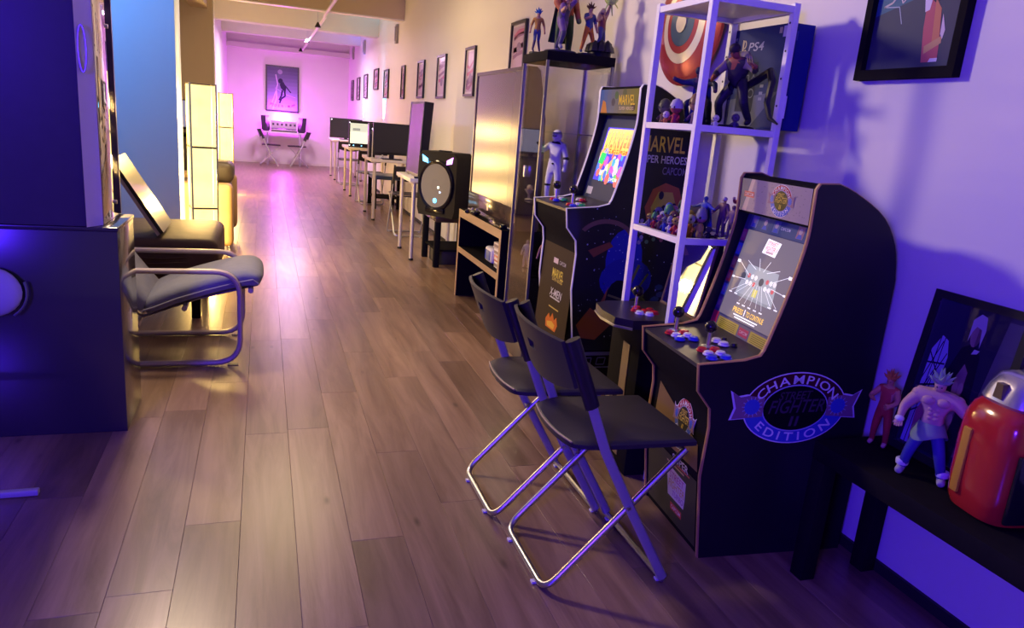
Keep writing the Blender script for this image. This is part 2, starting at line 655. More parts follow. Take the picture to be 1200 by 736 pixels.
def skin_body(pose, bulk=1.0, radii=None, fingers=False, sub=1):
    J = dict(BASE_POSE)
    J.update(pose)
    rad = dict(RADII)
    rad.update(radii or {})
    names = list(J)
    idx = {n: i for i, n in enumerate(names)}
    verts = [Vector(J[n]) for n in names]
    rr = [rad.get(n, rad.get(n[0])) * (bulk if n not in ('head', 'crown') else 1) for n in names]
    edges = [(idx[a], idx[b]) for a, b, _ in BONES]
    if fingers:
        for s in 'lr':
            h, w = Vector(J['h' + s]), Vector(J['w' + s])
            d = (h - w).normalized()
            side = d.cross(Vector((0, 1, 0)))
            side = side.normalized() if side.length > 1e-3 else Vector((1, 0, 0))
            curl = side.cross(d)
            for q in range(4):
                b = h + side * (q - 1.5) * .018
                m = b + d * (.028 + .006 * (q in (1, 2)))
                e = m + d * .012 + curl * .02
                verts += [b, m, e]
                rr += [.0095, .009, .0075]
                i = len(verts)
                edges += [(idx['h' + s], i - 3), (i - 3, i - 2), (i - 2, i - 1)]
            b = w.lerp(h, .6) + side * .03
            e = b + side * .015 + d * .025
            verts += [b, e]
            rr += [.011, .009]
            i = len(verts)
            edges += [(idx['h' + s], i - 2), (i - 2, i - 1)]
    me = bpy.data.meshes.new('body_skeleton')
    me.from_pydata([tuple(v) for v in verts], edges, [])
    ob = bpy.data.objects.new('body_skeleton', me)
    COL.objects.link(ob)
    sk = ob.modifiers.new('skin', 'SKIN')
    sk.use_smooth_shade = True
    for i, sv in enumerate(me.skin_vertices[0].data):
        sv.radius = (rr[i], rr[i])
        sv.use_root = (i == idx['pelvis'])
    sb = ob.modifiers.new('sub', 'SUBSURF')
    sb.levels = sub
    sb.render_levels = sub
    dg = bpy.context.evaluated_depsgraph_get()
    out = bpy.data.meshes.new_from_object(ob.evaluated_get(dg))
    bpy.data.objects.remove(ob)
    bpy.data.meshes.remove(me)
    return out, J


def figure(name, label, loc, rotz, h, cols, pose=None, bulk=1.0, hair=None, fingers=False, group=None, radii=None, base=None, cape=None, sub=1, lean=(0, 0, 0)):
    """cols: dict of colours for head, torso, arm, forearm, hand, hip, thigh, shin, boot"""
    pose = pose or {}
    t = thing(name, label, 'figurine', loc, rotz, group)
    me, J = skin_body(pose, bulk, radii, fingers, sub)
    keys = ['head', 'neck', 'torso', 'arm', 'forearm', 'hand', 'hip', 'thigh', 'shin', 'boot']
    me.materials.clear()
    for k in keys:
        me.materials.append(cm(cols.get(k, cols.get({'neck': 'head', 'forearm': 'arm', 'hand': 'head', 'hip': 'thigh', 'shin': 'thigh', 'boot': 'shin'}.get(k, 'torso'), cols['torso'])), 0.42))
    segs = [(Vector(J[a]), Vector(J[b]), keys.index(k)) for a, b, k in BONES]
    for p in me.polygons:
        c = p.center
        best = (9, 0)
        for a, b, k in segs:
            ab = b - a
            u = max(0, min(1, (c - a).dot(ab) / max(ab.length_squared, 1e-9)))
            d = (a + ab * u - c).length
            if d < best[0]:
                best = (d, k)
        p.material_index = best[1]
        p.use_smooth = True
    o = bpy.data.objects.new('body', me)
    COL.objects.link(o)
    o.parent = t
    o.scale = (h, h, h)
    o.rotation_euler = lean
    hd = Vector(J['head'])
    up = (Vector(J['crown']) - hd).normalized()
    face = MB()
    fwd = Vector((0, 1, 0))
    fwd = (fwd - up * fwd.dot(up)).normalized()
    side = fwd.cross(up)
    R = rad_head = (radii or {}).get('head', RADII['head'])
    for sgn in (-1, 1):
        face.sphere(hd + fwd * R * .86 + side * sgn * R * .34 + up * R * .12, R * .13, seg=6, rings=4)
    face.build('eyes', BLACK, o)
    MB().sphere(hd + fwd * R * .96 - up * R * .1, R * .14, seg=6, rings=4).build('nose', cm(cols['head'], .45), o)
    if hair:
        col, style = hair
        hb = MB()
        c0 = hd.lerp(Vector(J['crown']), .7)
        if style == 'spike':
            hb.sphere(c0 - fwd * R * .25, R * 1.02)
            for i in range(13):
                a = i * 2.399
                z = 0.15 + 0.85 * (i / 12.0)
                s = math.sqrt(max(0, 1 - z * z))
                d = (side * math.cos(a) * s + fwd * (math.sin(a) * s - .25) + up * z).normalized()
                hb.tube([c0 + d * R * .5, c0 + d * R * 1.35, c0 + d * R * 2.1 + up * R * .35], [R * .5, R * .3, R * .03], seg=6)
        elif style == 'cap':
            hb.sphere(c0 - fwd * R * .12, R * 1.12, (1, 1, .95))
        elif style == 'helmet':
            hb.sphere(hd + up * R * .35, R * 1.3, (1, 1.05, 1.1))
            hb.tube([hd - up * R * .3 + side * R * 1.2, hd - up * R * .35 + fwd * R * 1.1, hd - up * R * .3 - side * R * 1.2], R * .22, seg=6)
        elif style == 'long':
            hb.sphere(c0 - fwd * R * .2, R * 1.15)
            for k in range(-2, 3):
                hb.tube([c0 - fwd * R * .6 + side * k * R * .4, c0 - fwd * R * 1.5 + side * k * R * .6 - up * R * 1.6, c0 - fwd * R * 2.1 + side * k * R * .8 - up * R * 3.8], [R * .45, R * .5, R * .08], seg=6)
        hb.build('helmet' if style == 'helmet' else 'hair', cm(col, .5), o)
    if cape:
        sh = (Vector(J['sl']) + Vector(J['sr'])) / 2
        w = (Vector(J['sl']) - Vector(J['sr'])).length
        MB().grid(lambda u, v: (sh.x + (u - .5) * w * (1.1 + .5 * v), sh.y - .075 - .10 * v + .02 * math.sin(u * 14), sh.z - .62 * v + .02), 10, 8, (0, -.012, 0)).build('cape', cm(cape, .8), o)
    if base:
        r, hh, colb = base
        MB().lathe([(r, 0), (r, hh * .7), (r * .93, hh), (0, hh)], seg=20).build('base', cm(colb, .4), t)
        o.location = (0, 0, hh)
    return t

# ------------------------------------------------------------------ the setting
RW = 1.83            # inner face of the right wall
BWY = 17.6           # inner face of the far wall
OPY = 10.6           # the opening between the two rooms
XL = -3.3
struct(MB().box(RW, RW + .12, -2.6, BWY + .12, 0, 3.0).build('wall_right', WALL))
struct(MB().box(-.85, RW, BWY, BWY + .12, 0, 3.0).build('wall_back', BACKW))
struct(MB().box(XL - .12, XL, -2.6, OPY, 0, 3.0).build('wall_left', WALL))
struct(MB().box(XL, RW, -2.72, -2.6, 0, 3.0).build('wall_front', WALL))
struct(MB().box(-.85, -.73, OPY + .15, BWY, 0, 3.0).build('wall_far_left', BACKW))
w = MB()
w.box(XL - .12, -.60, OPY, OPY + .15, 0, 3.0)
w.box(-.60, RW, OPY, OPY + .15, 2.53, 3.0)
struct(w.build('wall_opening', TANW))
tr = MB()
tr.box(-.602, -.588, OPY - .006, OPY + .156, 0, 2.53)
tr.box(-.602, RW, OPY - .006, OPY + .156, 2.516, 2.532)
struct(tr.build('trim_1', TRIMW))
struct(MB().box(XL - .12, RW + .12, -2.72, BWY + .12, 3.0, 3.1).build('ceiling', CEIL))
b = MB()
b.box(-.73, RW, 13.0, 13.3, 2.50, 3.0)
struct(b.build('trim_2', CEIL))
b = MB()
b.box(-.73, RW, 15.5, 15.75, 2.535, 3.0)
struct(b.build('trim_3', CEIL))
struct(MB().box(-.73, RW, 17.40, 17.6, 2.40, 2.50).build('trim_4', CEIL))
struct(MB().box(-.86, -.66, 7.0, OPY, 2.37, 2.52).build('trim_5', TANW))
struct(MB().box(RW - .012, RW, -2.6, 13.0, 0, .035).build('baseboard_right', BLACKM))
struct(MB().box(-.73, RW, BWY - .012, BWY, 0, .05).build('baseboard_back', TRIMW))

# partition wall, the cyan light's tint put into its base colour
struct(MB().box(-2.2, -.585, 5.95, 6.30, 0, 3.0, .004).build('wall_partition', mat('partition_cyan_tint', (0.46, 0.53, 0.68), .55, grain=.03, scale=4)))

# floor: base slab, real planks nearby, one board surface further back
fl = struct(MB().box(XL - .12, RW + .12, -2.72, BWY + .12, -.06, -.012).build('floor', BLACKM))
s = MB()
s.box(XL, RW, 11.85, BWY, -.012, 0.0)
s.box(XL, RW, -2.6, .62, -.012, 0.0)
s.box(XL, -1.35, .62, 11.85, -.012, 0.0)
s.build('far_boards', FARFLOOR, fl)
PW, PL = .16, 1.25
pm = MB().box(-PW / 2 + .0003, PW / 2 - .0003, -PL / 2 + .0004, PL / 2 - .0004, -.012, 0.0, .0006, 1).mesh('plank', PLANK)
rnd = random.Random(3)
x = -1.35
k = 0
while x < RW - .001:
    x1 = min(x + PW, RW)
    y = .62 - rnd.random() * PL * .9
    first = True
    while y < 11.84:
        a, c = max(y, .62), min(y + PL, 11.85)
        if c - a > .04:
            o = bpy.data.objects.new('plank', pm)
            COL.objects.link(o)
            o.parent = fl
            o.location = ((x + x1) / 2, (a + c) / 2, 0)
            o.scale = ((x1 - x) / PW, (c - a) / PL, 1)
        y += PL
    x += PW

# ceiling pipe with its fittings
p = thing('ceiling_pipe', 'white pipe hanging under the ceiling and running into the far room', 'pipe', (.80, 0, 2.455))
MB().tube([(-.03, 4.0, 0), (-.03, OPY - .02, 0), (-.01, OPY + .2, 0), (.0, BWY - .25, 0)], .022, seg=10).build('pipe', TRIMW, p)
for y in (11.4, 14.2, 16.6):
    MB().lathe([(0.006, .02), (.02, .0), (.045, -.05), (.04, -.055), (0, -.055)], (-.06, y, -.02), 12).build('spotlight', BLACK, p)
for y in (9.9, 12.2, 15.1):
    MB().tube([(-.01, y, .02), (-.01, y, .54)], .006, seg=6).build('hanger', SILVER, p)

# small wall fittings above the frames
for y, wh, z, lab in ((11.1, .0, 2.39, 'grey wall bracket nearest the opening of the far room'), (14.75, 0, 2.46, 'grey wall bracket halfway along the far room'), (16.6, 0, 2.47, 'grey wall bracket closest to the pink end wall')):
    t = thing('wall_bracket', lab, 'bracket', (RW, y, z), 0, 'wall brackets of the far room')
    MB().box(-.035, 0, -.06, .06, -.13, .13, .006).build('plate', mat('bracket_grey', (.34, .32, .33), .5), t)
    MB().box(-.05, -.034, -.02, .02, -.10, .10, .004).build('bar', SILVP, t)

# ------------------------------------------------------------------ framed pictures on the right wall
PINKS = [(.50, .36, .52), (.46, .34, .50), (.55, .42, .56)]


def wall_frame(y0, y1, z0, z1, lab, art=0, group='framed prints along the right wall'):
    t = thing('framed_picture', lab, 'picture', (RW, (y0 + y1) / 2, (z0 + z1) / 2), 0, group)
    w, h = (y1 - y0) / 2, (z1 - z0) / 2
    f = MB()
    fw = .022
    f.box(-.024, -.001, -w, -w + fw, -h, h)
    f.box(-.024, -.001, w - fw, w, -h, h)
    f.box(-.024, -.001, -w + fw, w - fw, h - fw, h)
    f.box(-.024, -.001, -w + fw, w - fw, -h, -h + fw)
    f.build('frame', BLACK, t)
    P = Print((-.009, 0, 0), (0, -1, 0), (0, 0, 1))
    a, b_ = w - fw, h - fw
    rr = random.Random(art)
    c = PINKS[art % 3]
    P.rect(-a, a, -b_, b_, (.62, .56, .62), 0)
    P.rect(-a * .86, a * .86, -b_ * .9, b_ * .9, c, .0004)
    for q in range(5):
        yy = -b_ * .8 + rr.random() * b_ * 1.4
        P.line([(-a * .7, yy), (-a * .1, yy + b_ * .3 * (rr.random() - .3)), (a * .7, yy + b_ * .2)], .012 + .03 * rr.random(), (.22 + .3 * rr.random(), .16, .30), .0008)
    P.disc(a * .1, b_ * (rr.random() - .3), a * .35, b_ * .22, (.28, .20, .34), .001)
    P.build('print', t, rough=.25)
    return t


ORD = ['print in a black frame directly above the big television', 'print in a black frame just left of the big television',
       'print in a black frame above the leaning upright screen', 'print in a black frame, third one left of the big television',
       'print in a black frame on the yellow wall at the edge of the opening', 'print in a black frame just inside the far room',
       'short print in a black frame, hung higher than the rest', 'print in a black frame directly above the cyan light streak',
       'print in a black frame, second one from the far corner', 'print in a black frame, nearest to the far corner']
for i, (y0, y1, z0, z1) in enumerate([(5.36, 5.71, 1.64, 2.02), (6.73, 7.08, 1.49, 1.93), (7.89, 8.30, 1.48, 1.93), (9.02, 9.41, 1.49, 1.93), (10.32, 10.58, 1.49, 1.93),
                                      (11.73, 12.18, 1.51, 1.94), (12.82, 13.35, 1.66, 2.0), (14.18, 14.69, 1.53, 1.96), (15.35, 15.8, 1.505, 1.94), (16.49, 16.83, 1.495, 1.92)]):
    wall_frame(y0, y1, z0, z1, ORD[i], i)

# near picture, upper right
t = thing('framed_picture', 'large black framed teal and red picture high on the lavender wall', 'picture', (RW, 1.82, 1.88))
f = MB()
for a in ((-.03, -.001, -.185, -.160, -.39, .39), (-.03, -.001, .160, .185, -.39, .39), (-.03, -.001, -.16, .16, -.39, -.36), (-.03, -.001, -.16, .16, .36, .39)):
    f.box(*a)
f.build('frame', BLACKL, t)
P = Print((-.010, 0, 0), (0, -1, 0), (0, 0, 1))
P.rect(-.16, .16, -.36, .36, (.05, .16, .22), 0)
P.poly([(-.16, -.36), (.16, -.36), (.16, -.12), (-.16, -.2)], (.045, .06, .10), .0004)
P.poly([(-.12, -.02), (-.02, -.06), (.10, -.05), (.16, -.03), (.16, .36), (-.16, .36)], (.10, .42, .62), .0005)
P.poly([(-.16, .0), (-.10, -.02), (-.02, -.07), (-.05, -.11), (-.16, -.12)], (.04, .03, .07), .0007)
P.poly([(-.03, -.075), (.075, -.065), (.075, -.18), (.045, -.18), (.045, -.09), (-.03, -.10)], (.035, .03, .06), .0008)
P.poly([(-.055, -.09), (-.02, -.065), (.0, -.075), (-.02, -.09), (-.06, -.115)], (.42, .20, .18), .0010)
P.line([(-.02, -.08), (-.06, -.12), (-.10, -.165), (-.13, -.175)], .006, (.55, .55, .45), .0011)
P.line([(-.01, -.075), (-.035, -.10), (-.07, -.15), (-.06, -.17), (-.05, -.16)], .004, (.75, .70, .55), .0011)
P.line([(-.13, -.175), (-.07, -.18), (-.05, -.23)], .003, (.45, .55, .55), .0011)
P.poly([(.03, -.16), (.085, -.20), (.10, -.29), (.105, -.345), (.05, -.345), (.035, -.25)], (.50, .10, .14), .0010)
P.poly([(.06, -.17), (.085, -.20), (.10, -.30), (.075, -.30)], (.60, .22, .12), .0011)
P.poly([(.05, -.30), (.105, -.275), (.107, -.295), (.053, -.322)], (.58, .34, .16), .0012)
P.poly([(.02, -.16), (.05, -.155), (.045, -.20), (.03, -.205)], (.72, .68, .72), .0013)
P.poly([(.075, -.345), (.105, -.345), (.105, -.335), (.08, -.335)], (.72, .68, .72), .0013)
P.poly([(.095, -.215), (.112, -.26), (.108, -.285), (.098, -.27)], (.70, .62, .60), .0013)
P.poly([(.11, -.16), (.155, -.155), (.155, -.34), (.115, -.34)], (.05, .055, .10), .0006)
P.poly([(.09, -.02), (.13, .02), (.125, -.03), (.10, -.06)], (.75, .85, .9), .0012)
P.poly([(-.10, .02), (-.02, -.03), (.06, .0), (.10, .05), (.0, .07), (-.08, .09)], (.35, .68, .82), .0009)
P.build('print', t, rough=.5)

# ------------------------------------------------------------------ left: black glossy cabinet with upper unit
t = thing('glossy_cabinet', 'black high gloss low cabinet under the tall dark unit on the left', 'cabinet', (-.498, 2.92, 0))
MB().box(-1.5, 0, 0, .35, .0, .775, .003).build('body', PIANO, t)
MB().box(-1.5, .003, -.003, .353, .775, .79, .003).build('top_panel', PIANO, t)
MB().box(-1.42, -.06, .03, .32, -.001, .002).build('plinth', BLACKM, t)
MB().box(-.72, -.716, -.0015, .002, .03, .76).build('door_gap', BLACKM, t)
u = thing('tall_dark_unit', 'tall dark unit with white post and smoked mirror side on the glossy cabinet', 'cabinet', (-.545, 2.90, .7915))
MB().box(-1.3, -.045, .012, .36, 0, 1.6, .004).build('body', mat('dark_unit', (.055, .052, .075), .45, grain=.1, scale=20), u)
MB().prism([(-.045, .0), (-.008, .057), (-.004, .06), (-.045, .06)], 'z', 0.0, 1.6).build('corner_post', mat('post_white', (.66, .64, .62), .35), u)
MB().box(-.044, .0, .06, .37, .0, 1.6, .003).build('mirror_panel', mat('smoked_mirror', (.74, .71, .76), .04, metal=1.0), u)
fr = MB()
fr.box(-.03, .004, .37, .385, 0, 1.6)
fr.build('edge_strip', mat('violet_edge', (.10, .06, .12), .35), u)
hd = MB()
loop = [(-.027 + .012 * math.cos(a) * 1.0, -.004 + .012 + .0 * math.cos(a), .60 + .075 * math.sin(a) * (1 if abs(math.sin(a)) < .99 else 1)) for a in [2 * PI * i / 20 for i in range(20)]]
hd.tube(loop, .0035, seg=6, closed=True)
hd.build('pull_ring', SILVP, u)
for z in (.055, .70):
    MB().lathe([(.008, 0), (.008, .004), (0, .005)], (.0, .30, z), 10, Matrix.Rotation(PI / 2, 4, 'Y')).build('bolt', SILVER, u)

# low white sill board on the floor at the very left
tag(MB().box(-.45, .45, -.012, .012, 0, .02, .004).build('floor_strip', mat('strip_pale', (.45, .43, .47), .4), None, (-1.13, 2.44, .001), (0, 0, .02)), 'pale strip lying on the floor before the glossy cabinet', 'strip')

# round pale cap seen at the left edge in front of the cabinet
t = thing('hanging_cap', 'pale cap hanging on the front of the glossy cabinet at the left edge', 'cap', (-.868, 2.917, .560))
MB().tube([(-.02, 0, .09), (-.02, -.02, .09), (-.02, -.025, .105)], .004, seg=6).build('hook', BLACKM, t)
cr = MB().sphere((-.02, -.040, 0), .092, (1, .42, .95), 20, 12).build('crown', mat('pale_fabric', (.5, .5, .56), .7), t)
MB().tube([(-.022 + .105 * math.cos(a), -.030, .105 * math.sin(a)) for a in [-.95 + .16 * k for k in range(9)]], .012, seg=8, flat=.004, up=(0, 1, 0)).build('brim', mat('pale_brim', (.22, .22, .30), .6), t)

# ------------------------------------------------------------------ armchair with bent side loops
t = thing('armchair', 'grey cushioned armchair with pale bent loop arms beside the glossy cabinet', 'armchair', (-.11, 3.94, 0))
for sy in (-.26, .26):
    path = rounded([(-.95, sy, .47), (-.0, sy, .47), (0, sy, .015), (-.95, sy, .015)], .12, 7)
    MB().tube(path, .021, seg=10, flat=.013, up=(0, 1, 0)).build('side_loop', PINKWOOD, t)
    MB().box(-.06, -.01, sy - .014, sy + .014, 0, .004).build('foot_pad', BLACK, t)
for xx, zz in ((.05, .375), (-.46, .20), (-.25, .285)):
    MB().tube([(xx, -.25, zz), (xx, .25, zz)], .013, seg=8).build('cross_bar', PINKWOOD, t)
slat = MB()
for yy in (-.16, 0, .16):
    slat.tube([(.07, yy, .385), (-.2, yy, .315), (-.44, yy, .225), (-.56, yy, .30), (-.80, yy, .66)], .022, seg=6, flat=.006, up=(0, 1, 0))
slat.build('seat_support', PINKWOOD, t)


def pad(path, hw, th):
    m = MB()
    n = len(path)

    def sect(i):
        p = Vector(path[i])
        q = Vector(path[min(i + 1, n - 1)]) - Vector(path[max(i - 1, 0)])
        q = Vector((-q.z, 0, q.x)).normalized()
        tt = th * (.75 if i in (0, n - 1) else 1)
        return p, q, tt
    rings = []
    for i in range(n):
        p, q, tt = sect(i)
        if q.z < 0:
            q = -q
        ring = []
        for yy, up in ((-hw, .15), (-hw, .7), (-hw * .9, 1), (-hw * .3, 1.06), (hw * .3, 1.06), (hw * .9, 1), (hw, .7), (hw, .15), (hw * .9, 0), (-hw * .9, 0)):
            ring.append(m.bm.verts.new(p + Vector((0, yy, 0)) + q * tt * up))
        rings.append(ring)
    fs = []
    for a, b_ in zip(rings[:-1], rings[1:]):
        for k in range(10):
            fs.append(m.bm.faces.new((a[k], a[(k + 1) % 10], b_[(k + 1) % 10], b_[k])))
    fs.append(m.bm.faces.new(rings[0]))
    fs.append(m.bm.faces.new(rings[-1][::-1]))
    bmesh.ops.recalc_face_normals(m.bm, faces=fs)
    return m


pad([(.085, 0, .375), (.06, 0, .395), (-.02, 0, .378), (-.15, 0, .342), (-.28, 0, .30), (-.38, 0, .258), (-.43, 0, .238)], .25, .085).build('seat_cushion', CUSH, t, soft=True)
bp = pad([(-.43, 0, .25), (-.47, 0, .27), (-.55, 0, .37), (-.63, 0, .49), (-.70, 0, .61), (-.75, 0, .69)], .25, .085)
bp.build('back_cushion', CUSH, t, soft=True)
for sy in (-.252, .252):
    MB().tube([(.085, sy, .41), (.06, sy, .43), (-.02, sy, .412), (-.15, sy, .376), (-.28, sy, .334), (-.38, sy, .292), (-.43, sy, .275)], .006, seg=6).build('piping', mat('cushion_piping', (.22, .21, .26), .8), t)

# brown leather day bed behind it
t = thing('leather_ottoman', 'brown creased leather ottoman behind the grey armchair', 'ottoman', (-.80, 4.85, 0))
MB().box(-.62, .55, -.36, .48, .24, .48, .05, 4).build('cushion', LEATHER, t)
cr = MB()
for k in range(6):
    z = .285 + .03 * k
    cr.tube([(-.5 + .22 * k % .4, -.363, z), (-.2 + .1 * k, -.368, z + .008 * math.sin(k * 2)), (.1 + .06 * k, -.366, z - .006), (.38, -.362, z + .004)], .004, seg=5)
cr.build('crease', LEATHER, t)
for xx, yy in ((-.52, -.28), (.42, -.28), (-.52, .4), (.42, .4)):
    MB().box(xx - .025, xx + .025, yy - .025, yy + .025, 0, .25, .004).build('leg', BLACKL, t)

# pale board leaning on the ottoman against the partition
t = thing('leaning_board', 'pale board with black edge leaning over the brown ottoman', 'board', (-.575, 4.56, .485), 0)
M0 = MB()
M0.prism([(0, 0), (-.24, .405), (-.225, .415), (.016, .012)], 'y', 0, .22)
M0.build('face_panel', mat('pale_board', (.50, .42, .32), .6, spec=.2, grain=.04, scale=5), t)
M0 = MB()
M0.prism([(.017, .012), (-.226, .417), (-.210, .427), (.034, .022)], 'y', -.005, .42)
M0.build('back_panel', BLACK, t)

# ------------------------------------------------------------------ paper floor lamps
def paper_lamp(loc, rz, lab, name_group):
    t = thing('floor_lamp', lab, 'lamp', loc, rz, name_group)
    w = .088
    MB().box(-w - .004, w + .004, -w - .004, w + .004, 0, .02, .003).build('base', BLACK, t)
    for a, b_ in ((-1, -1), (-1, 1), (1, -1), (1, 1)):
        MB().box(a * w - .006, a * w + .006, b_ * w - .006, b_ * w + .006, .02, 1.372).build('post', mat('lamp_post', (.55, .42, .22), .5), t)
    for k in range(3):
        z0 = .02 + k * .4505
        z1 = z0 + .438
        s = MB()
        e = w + .001
        s.quad((-e, -e, z0), (e, -e, z0), (e, -e, z1), (-e, -e, z1))
        s.quad((e, -e, z0), (e, e, z0), (e, e, z1), (e, -e, z1))
        s.quad((e, e, z0), (-e, e, z0), (-e, e, z1), (e, e, z1))
        s.quad((-e, e, z0), (-e, -e, z0), (-e, -e, z1), (-e, e, z1))
        s.build('shade', SHADE, t)
        f = MB()
        for zz in (z0 - .004, z1 + .002):
            f.box(-e - .003, e + .003, -e - .003, -e + .006, zz, zz + .007)
            f.box(-e - .003, e + .003, e - .006, e + .003, zz, zz + .007)
            f.box(-e - .003, -e + .006, -e + .006, e - .006, zz, zz + .007)
            f.box(e - .006, e + .003, -e + .006, e - .006, zz, zz + .007)
        f.build('rim', mat('lamp_rim', (.10, .075, .04), .5), t)
        L_ = light('lamp_bulb', 'POINT', (loc[0], loc[1], z0 + .22), 75, (1.0, .66, .24), .05)
    return t


paper_lamp((-.433, 6.05, 0), .22, 'square paper floor lamp with three lit sections beside the blue partition', 'paper floor lamps')
paper_lamp((-.485, 11.05, 0), .1, 'further square paper floor lamp glowing past the wall opening', 'paper floor lamps')

# tan armchair end behind the near lamp
t = thing('tan_sofa', 'tan leather sofa with dark back cushion behind the paper lamp', 'sofa', (-.24, 6.45, 0))
MB().box(-.85, .0, .0, .24, .09, .60, .045, 4).build('armrest', TANL, t)
MB().box(-.84, -.03, .24, 1.0, .12, .40, .04, 3).build('seat', TANL, t)
MB().box(-.84, .0, 1.0, 1.22, .09, .60, .045, 3).build('armrest', TANL, t)
MB().box(-.92, -.70, .1, 1.1, .30, .78, .06, 3).build('backrest', DARKL, t)
MB().box(-.70, -.03, .26, .98, .40, .56, .06, 3).build('cushion', DARKL, t)
pl = MB().box(-.34, -.01, .5, .95, .56, .74, .06, 4)
pl.build('pillow', DARKL, t)
for xx, yy in ((-.06, .06), (-.06, 1.14), (-.8, .06), (-.8, 1.14)):
    MB().tube([(xx, yy, 0), (xx, yy, .10)], .018, seg=8).build('leg', SILVP, t)

# desk with a screen against the tan wall, seen between partition and lamp
t = thing('dark_sideboard', 'dark sideboard against the tan wall behind the paper lamp', 'sideboard', (-1.0, 10.3, 0))
MB().box(-.55, .22, -.26, .25, .02, .80, .01).build('body', DARKL, t)
MB().box(-.57, .24, -.28, .26, .80, .83, .004).build('worktop', BLACKL, t)
MB().box(-.15, -.146, -.262, -.258, .06, .77).build('door_gap', BLACK, t)


def monitor(lab, loc, rz, w, h, screen, stand=.09, group=None, name='monitor', lit=None, tilt=0):
    t = thing(name, lab, 'monitor', loc, rz, group)
    f = MB()
    f.box(-w / 2, w / 2, 0.0, .035, stand, stand + h, .006)
    f.build('housing', BLACK, t)
    s = MB().box(-w / 2 + .012, w / 2 - .012, -.003, .001, stand + .03, stand + h - .012)
    s.build('screen', screen, t)
    st = MB()
    st.box(-.03, .03, .035, .055, .01, stand + h * .4)
    st.build('neck', BLACK, t)
    MB().box(-.12, .12, -.05, .12, 0, .012, .003).build('foot', BLACK, t)
    return t


DARKSCR = mat('dark_screen', (.012, .012, .016), .12)
monitor('small bluish lit screen on the dark sideboard by the tan wall', (-1.02, 10.22, .832), 0, .52, .36, mat('blue_lit_screen', (.3, .32, .5), .3, emit=.35, emit_color=(.42, .45, .75)), .05)

